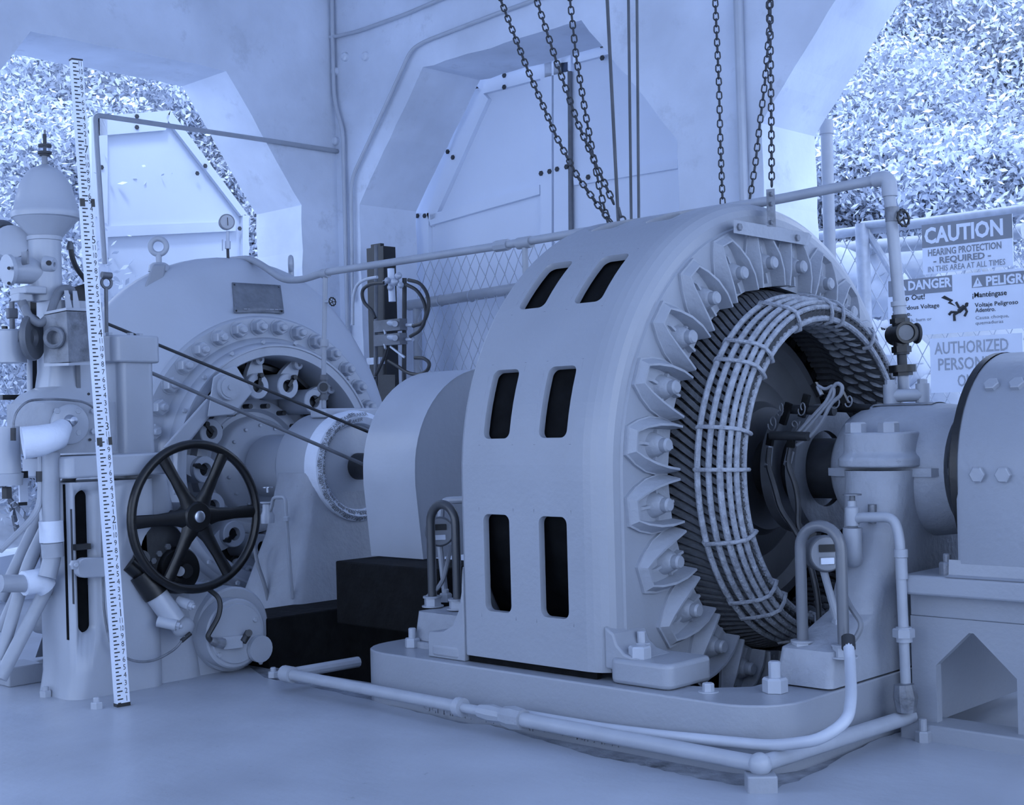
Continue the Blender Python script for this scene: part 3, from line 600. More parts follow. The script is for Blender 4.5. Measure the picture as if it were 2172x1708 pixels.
# name plate on the casing
def on_casing(x, y, lift=.008):                                      # first point of the casing seen along a sight line
    X = -5.27
    while X > -5.6:
        p = P(x, y, X=X); dy, dz = Y0-p.y, p.z-Z0; r = math.hypot(dy, dz); rc = Rcas(math.degrees(math.atan2(dz, dy)))
        k = float(np.interp(-X, [5.30,5.36,5.41,5.46,5.50,5.54,5.60], [0,.42,.72,.92,.99,1.0,.94]))
        if r <= .735+(rc-.735)*k+lift: return p
        X -= .002
    return P(x, y, X=-5.5)
def bil(c, u, v): return (c[0][0]*(1-u)*(1-v)+c[1][0]*u*(1-v)+c[2][0]*u*v+c[3][0]*(1-u)*v, c[0][1]*(1-u)*(1-v)+c[1][1]*u*(1-v)+c[2][1]*u*v+c[3][1]*(1-u)*v)
cpl = ((497,664),(602,665),(594,606),(492,600)); gu, gv = 8, 5
gr = [[on_casing(*bil(cpl, i/gu, j/gv)) for i in range(gu+1)] for j in range(gv+1)]
m = MB(); m.loft(gr, False, False); npl = m.build('name_plate', mat('plate_metal', .22, .5, .2, var=.15, scale=30), T, smooth=60, label='dark etched metal name plate')
sol = npl.modifiers.new('s','SOLIDIFY'); sol.thickness = .004
q0 = [gr[0][0], gr[0][-1], gr[-1][-1], gr[-1][0]]
for u_, v_ in ((.04,.07),(.96,.07),(.04,.93),(.96,.93)): MB().hexhead(on_casing(*bil(cpl,u_,v_),.009),(1,0,.4),.005,.004).build('plate_screw', M_DARK, npl, smooth=0)
for v_, hh, u0, u1 in ((.82,.09,.12,.80),(.64,.05,.10,.84),(.47,.06,.18,.76),(.22,.035,.25,.9),(.12,.035,.2,.92)):
    mm = MB(); u_ = u0
    while u_ < u1:
        l_ = random.uniform(.03,.09); p4 = [on_casing(*bil(cpl,uu,vv),.0112) for uu, vv in ((u_,v_),(u_+l_,v_),(u_+l_,v_+hh),(u_,v_+hh))]; mm.add(p4, [(0,1,2,3)]); u_ += l_+.02
    o = mm.build('plate_etching', mat('etched_line', .34, .5), npl, smooth=0); o['kind'] = 'stuff'
# lifting eyes
def eyebolt(x, y, ydown, R, r, nrm, label, par):
    c = P(x, y, X=-5.52); b = Vector((c.x, c.y, c.z-R-.05)); m = MB(); m.torus(zframe(c, nrm), R, r, 36, 12); m.cyl(b, c-Vector((0,0,R-.005)), r*1.1); m.lathe(Matrix.Translation(b-Vector((0,0,.03))), [(0,.05),(.03,.045),(.04,.03)], 16, cap=True)
    return m.build('lifting_eye', M_PAINT_LT, par, smooth=50)
eyebolt(336,523,555,.036,.0125,(.8,-.6,0),'',T); eyebolt(617,560,590,.032,.013,(.66,.75,0),'',T)
MB().loft([[P(x,y,X=-5.45) for x,y in ((300,625),(325,560),(352,560),(345,610))],[P(x,y,X=-5.55) for x,y in ((300,625),(325,560),(352,560),(345,610))]]).build('eye_pad', M_PAINT, T, bevel=.01)
# pressure gauge on top
PG = thing('pressure_gauge', P(483,552,X=-5.5), 'round pressure gauge on a slim valved stem on top of the turbine casing', 'gauge')
g = lambda x, y: P(x, y, X=-5.5)
M = zframe(g(481,471), (.9,-.42,0)); r_ = .038
fem(M, [(-.025,r_*.95),(.006,r_),(.012,r_*.96),(.012,r_*.88),(.009,r_*.86)], 32).build('case', M_BARE, PG); dfc = fem(M @ Matrix.Translation((0,0,.009)), [(0,r_*.85),(.001,r_*.85)], 32).build('dial_face', M_PAINT_LT, PG)
MB().bar(g(481,463)+Vector((.0205,-.01,0)), g(482,480)+Vector((.0205,-.01,0)), .003, .002, (1,0,0)).build('pointer', M_INK, dfc)
for a_, b_, rr, m_ in (((483,490),(483,512),.008,M_GALV),((483,512),(483,528),.014,M_GALV),((483,528),(484,556),.007,M_DARK)): MB().cyl(g(*b_), g(*a_), rr).build('stem', m_, PG)
MB().bar(g(472,508), g(472,532), .006, .004, (1,0,0)).build('valve_lever', M_GALV, PG)
# guide bearing on the shaft, wrapped in tape
GB = thing('turbine_bearing', (-4.63, Y0, 0), 'white turbine guide bearing pedestal with a tape-wrapped ring round its shaft end', 'bearing')
def rs2(x0,x1,y0,y1,z,r=.04): return [Vector((x,y,z)) for x,y in rrect(x0,x1,y0,y1,r,4)]
MB().loft([rs2(-4.97,-4.48,3.30,4.3,-.1), rs2(-4.95,-4.50,3.36,4.24,.10), rs2(-4.90,-4.59,3.50,4.10,.45), rs2(-4.88,-4.62,3.56,4.04,.71)]).build('pedestal', M_PAINT_ROUGH, GB)
MB().lathe(AX(-4.61), [(0,.0),(0,.17),(.008,.185),(.0,.20),(.02,.215),(.02,.225),(.26,.235),(.28,.225),(.28,.06)], 56).build('bearing_shell', M_PAINT_LT, GB)
MB().lathe(AX(-4.62), [(.045,.226),(.05,.238),(.0,.244),(-.03,.238),(-.045,.215),(-.03,.188),(.0,.182)], 64).build('tape_ring', M_TAPE, GB, label='white printed tape ring')
for row in range(2):                                                   # faint print along the tape ring
    for k in range(11):
        a = -100+18*k+7*row; tg = A(0,1,a+90)-A(0,0,a); rad = A(0,1,a)-A(0,0,a)
        if row: c, up = A(-4.573,.2165,a), rad*.84-Vector((.55,0,0))
        else: c, up = A(-4.586,.191,a), rad*.87+Vector((.48,0,0))
        text_mesh('BREAKER', .026, frame(c, tg, up) @ Matrix.Translation((0,0,.0012)), mat('faint_ink', .25, .7), 'tape_print', GB, .0003, align='CENTER')
MB().lathe(AX(-4.0), [(0,.055),(.4,.055),(.6,.058)], 32).build('shaft_end', M_DARK, GB)
MB().box((-4.80,Y0-.1,.945),(-4.69,Y0+.25,.985)).build('oil_box', M_PAINT_LT, GB, bevel=.01)
# lubricator and drip pipe at the side
LB = thing('bearing_lubricator', P(590,1100,Y=3.35), 'small white valve body with a thin drip pipe beside the guide bearing', 'valve')
l = lambda x, y: P(x, y, Y=3.4)
MB().tube([l(563,1105), l(575,1080), l(580,1055), l(605,1055), l(608,1110), l(620,1270)], .008, 8, bend=.02).build('drip_pipe', M_PIPE, LB)
fem(Matrix.Translation(l(568,1110)), [(0,.012),(.0,.028),(.03,.03),(.05,.022),(.08,.02),(.085,.03),(.09,.03)], 18).build('valve_body', M_PAINT_LT, LB); fem(Matrix.Translation(l(568,1045)), [(0,.006),(.02,.006),(.02,.022),(.024,.022)], 14).build('valve_wheel', M_STEEL, LB); MB().hexhead(l(609,1105),(0,0,1),.016,.018).build('nut', M_PAINT_LT, LB, smooth=25)
FH = thing('flexible_conduit', l(570,1290), 'grey corrugated conduit hanging beside the guide bearing pedestal', 'conduit')
MB().tube([l(538,1150), l(545,1195), l(562,1240), l(573,1295)], .008, 8, bend=.05).build('corrugated_hose', M_HOSEGREY, FH); MB().cyl(l(573,1302), l(573,1285), .013).build('hose_end', M_PAINT_LT, FH)
# sheet-metal guard over the coupling
CG = thing('coupling_guard', (-3.95, Y0, .4), 'glossy white sheet metal guard arched over the shaft coupling', 'guard')
def arch(X, r, zb, fl=0): return [Vector((X, Y0-r-fl, zb))] + [Vector((X, Y0-r, Z0-.05))] + [A(X, r, a) for a in range(0,181,6)] + [Vector((X, Y0+r, Z0-.05)), Vector((X, Y0+r+fl, zb))]
zb_ = P(785,1180,Y=3.42).z
m = MB(); m.loft([arch(-4.10,.385,zb_,-.03), arch(-4.10,.388,zb_,-.03), arch(-3.80,.388,zb_,-.03), arch(-3.80,.385,zb_,-.03)], False, False); m.build('guard_sheet', M_PAINT_LT, CG, smooth=40)
e = arch(-3.802,.386,zb_,-.03); m = MB(); m.add(e, [tuple(range(len(e)))]); m.build('guard_end', M_PAINT_LT, CG, smooth=0)
# timbers in the pit between turbine and generator
TI = [((-4.42,3.08,.0),(-4.42,4.25,.0),.36,.26,'long black timber beam lying across the pit beside the guide bearing'),((-4.33,3.02,-.10),(-4.02,3.02,-.10),.10,.11,'short black timber lying in front of the long beam'),((-4.13,3.42,.27),(-3.55,3.42,.27),.24,.27,'thick black timber block under the coupling guard')]
for a_, b_, w_, h_, lab in TI:
    o = MB().bar(a_, b_, w_, h_).build('timber', M_BLACKWOOD, smooth=0, bevel=.006); tag(o, lab, 'timber', 'black timbers in the pit')
# ------------------------------------------------------------------ governor
GV = thing('governor_stand', (-4.45, 2.6, 0), 'white cast governor stand with a tall slot and a bulging servo housing', 'governor')
def q4(x, y, X=-4.28): return P(x, y, X=X)
yL, yR = 2.27, 2.62
def rs3(x0,x1,y0,y1,z,r=.05): return [Vector((x,y,z)) for x,y in rrect(x0,x1,y0,y1,r,5)]
yl0 = q4(150,1100).y; ztop = q4(150,968).z
stand = MB(); stand.loft([rs3(-4.56,-4.28,yl0-.01,yl0+.36,0,.06), rs3(-4.56,-4.28,yl0+.005,yl0+.36,.08,.06), rs3(-4.56,-4.28,yl0+.005,yl0+.34,ztop-.09,.06)])
so = stand.build('stand_column', M_PAINT_LT, GV, smooth=40)
# slot cut through the column
sa, sb_ = q4(163,1040), q4(197,1343); cut = MB(); cut.prism(rrect(sa.y, q4(197,1100).y, sb_.z, sa.z, .026, 6), frame((-4.7,0,0),(0,1,0),(0,0,1)), .7)
co = cut.build('cutter', M_INK); bo = so.modifiers.new('b','BOOLEAN'); bo.operation = 'DIFFERENCE'; bo.object = co; bo.solver = 'EXACT'; bake(so); bpy.data.objects.remove(co)
MB().box((-4.36,sa.y-.02,sb_.z-.02),(-4.325,q4(197,1100).y+.02,sa.z+.02)).build('slot_shade', M_CORE_SHADE, GV)  # added black plate that paints the shade inside the column slot
MB().loft([rs3(-4.60,-4.255,yl0-.02,yl0+.40,ztop-.075,.03), rs3(-4.60,-4.255,yl0-.02,yl0+.40,ztop,.03)]).build('top_flange', M_PAINT_LT, GV, bevel=.008)
m = MB(); b0 = q4(300,1400,-4.4); m.lathe(frame((-4.78, 2.82, .10), (0,-1,0), (0,0,1)) , [(0,.0),(0,.24),(-.36,.24),(-.42,.22),(-.44,.17),(-.44,0)], 40); m.build('servo_housing', M_PAINT_LT, GV, smooth=40)
m = MB(); m.loft([rs3(-4.72,-4.32,yl0+.25,yl0+.56,-.01,.08), rs3(-4.72,-4.34,yl0+.26,yl0+.53,.35,.08), rs3(-4.70,-4.36,yl0+.28,yl0+.44,ztop-.08,.05)]); m.build('gear_housing', M_PAINT_LT, GV, smooth=40)
# servo cover discs
c1 = q4(497,1335,-4.30); MB().lathe(frame((-4.31,c1.y,c1.z),(0,-1,0),(0,0,1)), [(.1,.158),(0,.158),(-.008,.150),(-.008,0)], 48).build('servo_flange', M_PAINT_LT, GV)
c2 = q4(506,1342,-4.22); F2 = frame((-4.30,c2.y,c2.z-.005),(0,-1,0),(0,0,1)); scv = MB().lathe(F2, [(0,.128),(-.06,.128),(-.066,.122),(-.066,.112),(-.074,.108),(-.074,0)], 48).build('servo_cover', M_PAINT_LT, GV)
XS = -4.225
MB().loft([[P(x,y,X=XS) for x,y in ((473,1352),(515,1348),(515,1374),(475,1378))],[P(x,y,X=XS+.03) for x,y in ((473,1352),(515,1348),(515,1374),(475,1378))]]).build('limit_block', M_PAINT_LT, GV)
MB().prism([(.0,-.09),(.05,-.075),(.075,-.03),(.075,.03),(.045,.055),(.0,.05),(-.02,0)][:0] or [(.05*math.cos(t*.3),.05*math.sin(t*.3)) for t in range(21)], frame(P(548,1376,X=XS+.002),(0,1,0),(0,0,1)), .02).build('cover_plate', M_PAINT_LT, GV)
MB().cyl(P(515,1362,X=XS+.03), P(528,1341,X=XS+.03), .014).build('toggle', M_DARK, GV); MB().cyl(P(528,1343,X=XS+.02), P(528,1343,X=XS+.05), .013).build('toggle_pin', M_DARK, GV)
for x, y in ((540,1315),(555,1362),(552,1405),(465,1390)): MB().hexhead(P(x,y,X=XS),(1,0,0),.009,.007).build('cover_screw', M_PAINT_LT, scv, smooth=25)
MB().tube([P(474,1365,X=-4.2),P(455,1362,X=-4.2),P(447,1358,X=-4.2)], [.019,.017,.012], 10).build('hose_fitting', M_BARE, GV)
MB().tube([P(446,1358,X=-4.2),P(440,1350,X=-4.2),P(466,1305,X=-4.2),P(468,1270,X=-4.2),P(440,1248,X=-4.25)], .0095, 10, bend=.06).build('black_hose', M_RUBBER, GV)
fem(Matrix.Translation(P(501,1293,X=-4.26)), [(0,.006),(.012,.006),(.012,.010),(.03,.014),(.03,.009)]).build('oil_cup', M_BARE, GV); MB().bar(P(501,1280,X=-4.26),P(489,1277,X=-4.26),.006,.004).build('cup_lid', M_BARE, GV)
# angled pump cylinder
pa, pb = P(330,1260,X=-4.25), P(372,1318,X=-4.22)
MB().cyl(pa, pb, .040, n=20).build('pump_cylinder', M_PAINT_LT, GV); MB().cyl(P(300,1215,X=-4.27), P(332,1262,X=-4.25), .046, n=18).build('pump_collar', M_BLACK, GV); MB().cyl(P(272,1195,X=-4.28), P(305,1222,X=-4.27), .03, n=14).build('pump_knuckle', M_BLACK, GV)
for a_, b_ in (((335,1318),(375,1327)),((380,1275),(404,1285))):
    bs_ = MB().cyl(P(*a_,X=-4.23), P(*b_,X=-4.18), .020, n=16).build('boss', M_PAINT_LT, GV); MB().hexhead(P(*b_,X=-4.18), P(*b_,X=-4.18)-P(*a_,X=-4.23), .014, .012, .008).build('boss_nut', M_PAINT_LT, bs_, smooth=25)
MB().ball(P(388,1330,X=-4.23), .045, sc=(.6,1,.8)).build('pump_foot', M_PAINT_LT, GV)
MB().cyl(P(300,1185,X=-4.33), P(300,1185,X=-4.26), .03, n=18).build('worm_boss', M_DARK, GV)
MB().lathe(frame(P(380,1210,X=-4.27),(0,-1,0),(0,0,1)), [(.08,.085),(0,.085),(-.012,.078),(-.02,.03),(-.05,.026),(-.05,0)], 40).build('gear_cover', M_BLACK, GV); MB().cyl(P(381,1212,X=-4.225), P(381,1212,X=-4.21), .018, n=18).build('gear_nut', M_GREYIRON, GV)
gcs = MB().lathe(frame(P(340,1165,X=-4.30),(0,-1,0),(0,0,1)), [(.06,.10),(0,.10),(-.02,.09),(-.02,0)], 30).build('gear_case', M_DARK, GV)
for x, y in ((336,1175),(355,1160),(324,1190)): MB().hexhead(P(x,y,X=-4.28),(1,0,0),.012,.010).build('case_bolt', M_GREYIRON, gcs, smooth=25)
# link lever and guide bar beside the slot
lkl = MB().prism(rrect(0,.125,-.034,.034,.03,5), frame(P(155,1204,X=-4.26),(0,1,-.08),(0,0,1)), .03).build('link_lever', M_PAINT_LT, GV, bevel=.005); MB().hexhead(P(156,1198,X=-4.23),(1,0,0),.017,.012,.008).build('link_pin', M_PAINT_LT, lkl, smooth=25)
MB().box(P(149,1080,X=-4.275), P(158,1282,X=-4.262)).build('guide_bar', M_DARK, GV); MB().box(P(152,1155,X=-4.30), P(193,1165,X=-4.27)).build('guide_clip', M_DARK, GV); MB().box(P(175,1150,X=-4.36), P(197,1168,X=-4.32)).build('slide_block', M_PAINT_LT, GV); MB().box(P(175,1222,X=-4.36), P(197,1240,X=-4.32)).build('slide_block', M_PAINT_LT, GV)
# thin oil line
MB().tube([P(217,1010,X=-4.25),P(217,1180,X=-4.25),P(220,1300,X=-4.25),P(235,1375,X=-4.24),P(280,1405,X=-4.22),P(330,1403,X=-4.22),P(375,1375,X=-4.2),P(392,1350,X=-4.2)], .0045, 8, bend=.06).build('oil_line', M_BARE, GV); MB().cyl(P(385,1360,X=-4.2), P(404,1344,X=-4.2), .008).build('line_fitting', M_DARK, GV)
# handwheel
HW = thing('handwheel', P(420,1095,X=-4.2), 'large black six-spoked handwheel before the governor stand', 'handwheel')
c = P(416,1096,X=-4.2); R_ = P(543,1096,X=-4.2).y-c.y; R_ = .258; FW_ = frame(c,(0,1,0),(0,0,1))
MB().torus(FW_, R_, .0165, 72, 12).build('rim', M_BLACK, HW); hub_ = MB().lathe(FW_, [(-.05,.05),(-.02,.055),(.012,.055),(.02,.048),(.022,.0)], 32).build('hub', M_BLACK, HW); fem(FW_ @ Matrix.Translation((0,0,.02)), [(0,.021),(.006,.021),(.008,.017)], 20).build('hub_nut', M_STEEL, hub_)
for k in range(6):
    a = math.radians(60*k+1); d = Vector((0,math.cos(a),math.sin(a))); t_ = Vector((0,-math.sin(a),math.cos(a))); r0, r1 = .035, R_-.008
    m = MB(); rg = []
    for rr, w_, h_ in ((r0,.042,.022),(.09,.026,.018),(.16,.021,.015),(r1,.024,.016)): p = c+d*rr; rg.append([p+t_*w_*math.cos(u)+Vector((1,0,0))*h_*.7*math.sin(u) for u in [2*math.pi*i/12 for i in range(12)]])
    m.loft(rg); m.build('spoke', M_BLACK, HW)
MB().cyl(c-Vector((.25,0,0)), c, .02).build('wheel_shaft', M_DARK, HW)
MB().cyl(P(325,1085,X=-4.45), P(385,1085,X=-4.38), .034, n=16).build('shaft_sleeve', M_GREYIRON, HW); 
# upper relay column on the stand
RC = thing('relay_column', P(275,960,X=-4.55), 'pale square relay column with a flanged cap above the governor stand', 'column')
cc = P(274,860,X=-4.55)
MB().loft([rs3(cc.x-.085,cc.x+.065,cc.y-.075,cc.y+.075,ztop,.03), rs3(cc.x-.085,cc.x+.065,cc.y-.075,cc.y+.075,P(274,770,X=-4.5).z,.03)]).build('column', M_PAINT_LT, RC)
rcf = MB().loft([rs3(cc.x-.11,cc.x+.08,cc.y-.105,cc.y+.095,P(274,770,X=-4.5).z,.03), rs3(cc.x-.11,cc.x+.08,cc.y-.105,cc.y+.095,P(274,712,X=-4.5).z,.03)]).build('cap_flange', M_PAINT_LT, RC, bevel=.008)
for x in (240,285,305): MB().hexhead((cc.x+.02, P(x,706,X=-4.5).y, P(274,712,X=-4.5).z),(0,0,1),.014,.012).build('cap_bolt', M_PAINT_LT, rcf, smooth=25)
# governor head
GH = thing('flyball_governor', P(97,960,X=-4.5), 'white governor head with bell-shaped flyball housing and glass oiler on top', 'governor')
XG = -4.5; s_ = .00167
gp = lambda x, y, X=XG: P(x, y, X=X)
def vprof(cx, pts, name, m_, n=40, par=GH):
    b = gp(cx, pts[0][0]); M = Matrix.Translation(b); pr = []
    for y, r in pts: pr.append((gp(cx, y).z-b.z, r*s_))
    return MB().lathe(M, pr, n, cap=True).build(name, m_, par, smooth=40)
vprof(98, [(468,62),(464,70),(456,72),(450,70),(446,66),(420,60),(395,53),(378,44),(366,35),(358,25),(353,13),(350,8)], 'flyball_housing', M_PAINT_LT)
vprof(98, [(506,32),(500,36),(466,66),(462,69)], 'housing_cone', M_PAINT_LT)
vprof(98, [(640,30),(600,33),(512,33),(511,36),(503,36),(502,33)], 'head_body', M_PAINT_LT)
for y0_, y1_, r_, m_ in ((352,330,6,M_BARE),(331,326,11,M_DARK),(312,307,14,M_DARK),(307,285,4,M_DARK),(285,276,2.5,M_BARE)): vprof(95, [(y0_,r_),(y1_,r_)], 'oiler_fitting', m_, 14)
vprof(95, [(326,13),(312,13)], 'oiler_glass', M_GLASS, 20); vprof(95, [(327,14.5),(322,14.5)], 'oiler_ring', M_DARK, 20); vprof(95,[(326,3),(308,3)],'oiler_rod',M_DARK,8)
MB().cyl(gp(20,573), gp(103,576), .046, n=24).build('motor_body', M_PAINT_LT, GH); MB().cyl(gp(14,573), gp(22,573), .054, n=24).build('motor_end', M_PAINT_LT, GH)
for y in (570,602): MB().cyl(gp(19,y-1,-4.47), gp(19,y-1,-4.44), .006).build('end_screw', M_INK, GH)
MB().lathe(zframe(gp(97,560,-4.46),(.8,.5,-.1)), [(0,.03),(.03,.024),(.034,.02),(.034,.008),(.02,.008)], 20).build('bearing_boss', M_PAINT_LT, GH); MB().cyl(gp(103,558,-4.43), gp(104,558,-4.42), .009).build('bore', M_INK, GH)  # black plug painting the dark inside of the boss
MB().box(gp(45,535,-4.46), gp(62,560,-4.42)).build('terminal', M_BARE, GH)
MB().box(gp(20,612,-4.56), gp(100,624,-4.44)).build('motor_shelf', M_PAINT_LT, GH, bevel=.004); MB().box(gp(22,624,-4.52), gp(70,640,-4.46)).build('shelf_bracket', M_PAINT_LT, GH, bevel=.004)
MB().torus(zframe(gp(8,505,-4.65),(1,.2,.1)), .05, .016, 36, 10).build('belt_pulley', M_GREYIRON, GH); MB().lathe(zframe(gp(26,520,-4.6),(.9,-.5,.2)), [(0,.06),(.04,.06),(.045,.03),(.045,0)], 28).build('end_bell', M_PAINT_LT, GH)
# neck, gear case below the head
nk = MB(); nk.loft([rs3(-4.62,-4.36,gp(40,850).y,gp(208,850).y,gp(90,858).z,.06), rs3(-4.60,-4.38,gp(55,845).y,gp(205,845).y,gp(90,838).z,.06), rs3(-4.58,-4.40,gp(86,830).y,gp(203,830).y,gp(90,822).z,.05), rs3(-4.57,-4.41,gp(90,800).y,gp(200,800).y,gp(90,790).z,.04), rs3(-4.57,-4.41,gp(90,700).y,gp(200,700).y,gp(90,640).z,.04)]); nk.build('neck', M_PAINT_LT, GH)
MB().box(gp(160,770,-4.40), gp(172,842,-4.395)).build('neck_recess_shade', M_GREYIRON, GH)  # darker raised strip standing in for the shade of a recess
MB().loft([rs3(-4.62,-4.33,gp(38,900).y,gp(206,900).y,gp(90,962).z,.05), rs3(-4.62,-4.33,gp(38,900).y,gp(206,900).y,gp(90,856).z,.05)]).build('gear_case', M_PAINT_ROUGH, GH)
XC = -4.33
rcv = MB().lathe(zframe(P(146,900,X=XC),(1,0,0)), [(0,.068),(.012,.068),(.016,.062),(.016,0)], 36).build('round_cover', M_PAINT_LT, GH); MB().lathe(zframe(P(148,893,X=XC+.016),(1,0,0)), [(0,.022),(.012,.02),(.03,.014),(.034,.0)], 18).build('acorn_nut', M_STEEL, rcv)
for x, y in ((164,872),(165,918),(120,872),(198,872),(198,915)): MB().hexhead(P(x,y,X=XC+.01),(1,0,0),.011,.008).build('cover_bolt', M_PAINT_LT, GH, smooth=25)
for x, y in ((188,836),(191,933)): MB().cyl(P(x,y,X=XC), P(x,y,X=XC+.006), .005).build('pin_hole_shade', M_INK, GH)  # raised black discs painting the shade of small holes
MB().tube([P(48,940,X=-4.28),P(85,935,X=-4.26),P(120,925,X=-4.28),P(135,905,X=-4.31)], [.055,.052,.046,.03], 18).build('tape_wrapped_elbow', M_TAPE, GH, label='white tape wrapped elbow')
MB().tube([P(28,915,X=-4.26),P(30,880,X=-4.26),P(55,850,X=-4.26),P(110,846,X=-4.26),P(180,852,X=-4.26),P(205,870,X=-4.27)], .0042, 8, bend=.05).build('copper_line', M_BARE, GH); MB().cyl(P(28,935,X=-4.26), P(28,908,X=-4.26), .009).build('line_nut', M_DARK, GH)
# worn sheet-metal cover box
CB = thing('cover_box', P(150,770,X=-4.2), 'worn bare metal folded cover box fixed to the governor neck', 'cover')
p8 = [P(x,y,X=X) for x,y,X in ((93,770,-4.36),(146,768,-4.26),(208,766,-4.30),(146,768,-4.42),(92,670,-4.36),(141,660,-4.26),(206,663,-4.30),(146,668,-4.42))]
MB().hexa(p8).build('box_sheet', M_BARE, CB, smooth=0)
MB().loft([[p+Vector((0,0,.003)) for p in p8[4:]],[p+Vector((0,0,.012)) for p in p8[4:]]]).build('top_edge', M_PAINT_LT, CB, smooth=0); MB().loft([[p-Vector((0,0,.012)) for p in p8[:4]],[p-Vector((0,0,.003)) for p in p8[:4]]]).build('bottom_edge', M_PAINT_LT, CB, smooth=0)
MB().torus(zframe((p8[0]+p8[1]+p8[4]+p8[5])/4+Vector((.012,-.012,.0)), (.55,-.8,0)), .030, .009, 28, 8).build('knockout', M_BARE, CB)
for a_, b_ in (((140,616),(148,664)),((158,617),(164,664))): MB().loft([[P(a_[0]+dx,a_[1],X=X) for dx,X in ((-4,-4.36),(5,-4.36),(5,-4.39),(-4,-4.39))],[P(b_[0]+dx,b_[1],X=X) for dx,X in ((-8,-4.36),(8,-4.36),(8,-4.39),(-8,-4.39))]]).build('tapered_post', M_PAINT_LT, CB)
# small pot, disc pulley, clevis rods on the near edge
PO = thing('dashpot', P(25,770,X=-4.5), 'white dashpot cylinder with clevis rod at the left edge', 'dashpot')
b = P(20,770,X=-4.5); MB().lathe(Matrix.Translation(b), [(0,.058),(P(20,704,X=-4.5).z-b.z,.058),(P(20,700,X=-4.5).z-b.z,.05)], 32, cap=True).build('pot', M_PAINT_LT, PO); MB().cyl(P(26,700,X=-4.5), P(25,640,X=-4.5), .009).build('rod', M_GREYIRON, PO); MB().box(P(18,675,X=-4.49), P(33,655,X=-4.51)).build('clevis', M_GREYIRON, PO, bevel=.004); MB().cyl(P(10,700,X=-4.48), P(10,692,X=-4.48), .01).build('plug', M_BLACK, PO)
MB().cyl(P(63,840,X=-4.56), P(62,690,X=-4.56), .010).build('support_rod', M_PAINT_LT, PO)
DP = thing('disc_pulley', P(62,718,X=-4.42), 'dished grey pulley disc beside the worn cover box', 'pulley')
MB().lathe(zframe(P(66,716,X=-4.40),(.80,.60,0)), [(0,.0),(0,.02),(.012,.03),(.016,.075),(.006,.08),(-.004,.078),(.0,.03)], 40).build('disc', M_GREYIRON, DP); MB().cyl(P(38,714,X=-4.44), P(62,716,X=-4.43), .018, n=18).build('pulley_hub', M_GREYIRON, DP)
BB = thing('black_post', P(75,850,X=-4.64), 'flat black steel post behind the governor neck', 'post'); MB().box(P(64,845,X=-4.66), P(88,620,X=-4.64)).build('post_bar', M_BLACK, BB); MB().box(P(0,838,X=-4.66), P(42,848,X=-4.64)).build('post_arm', M_BLACK, BB)
HB = thing('motor_hose', P(75,690,X=-4.36), 'thick grey hose looping under the governor head to the cover box', 'hose')
MB().tube([P(50,645,X=-4.42),P(60,672,X=-4.38),P(85,690,X=-4.36),P(105,672,X=-4.36),P(118,630,X=-4.38),P(135,610,X=-4.42),P(152,616,X=-4.46)], .0145, 12, bend=.05).build('hose', M_HOSEGREY, HB); MB().cyl(P(46,640,X=-4.42), P(54,656,X=-4.41), .016).build('hose_clamp', M_GREYIRON, HB)
BH = thing('black_flexible_conduit', P(165,600,X=-4.6), 'black ribbed conduit dropping from the flyball housing behind the measuring staff', 'conduit'); MB().tube([P(150,515,X=-4.55),P(151,540,X=-4.55),P(162,570,X=-4.56),P(190,605,X=-4.6),P(205,625,X=-4.6)], .0095, 10, bend=.06).build('ribbed_conduit', M_RUBBER, BH); MB().lathe(Matrix.Translation(P(149,530,X=-4.55)), [(0,.013),(.01,.014),(.03,.008)], 14, cap=True).build('conduit_gland', M_GREYIRON, BH)
LV = thing('lever_arm', P(180,640,X=-4.62), 'grey tapered lever arm behind the measuring staff', 'lever'); MB().loft([[P(x,y,X=-4.62) for x,y in ((148,612),(208,592),(212,640),(150,665))],[P(x,y,X=-4.66) for x,y in ((148,612),(208,592),(212,640),(150,665))]]).build('arm', M_DARK, LV)
CV = thing('clevis_rod', P(226,700,X=-4.62), 'grey forked clevis on a thin vertical rod right of the measuring staff', 'rod')
MB().torus(frame(P(226,600,X=-4.62),(0,1,0),(0,0,1)), .02, .006, 24, 8).build('fork', M_GREYIRON, CV); MB().cyl(P(216,583,X=-4.6), P(236,585,X=-4.6), .012).build('pin', M_GREYIRON, CV); MB().cyl(P(226,706,X=-4.62), P(225,612,X=-4.62), .007).build('rod', M_GREYIRON, CV)
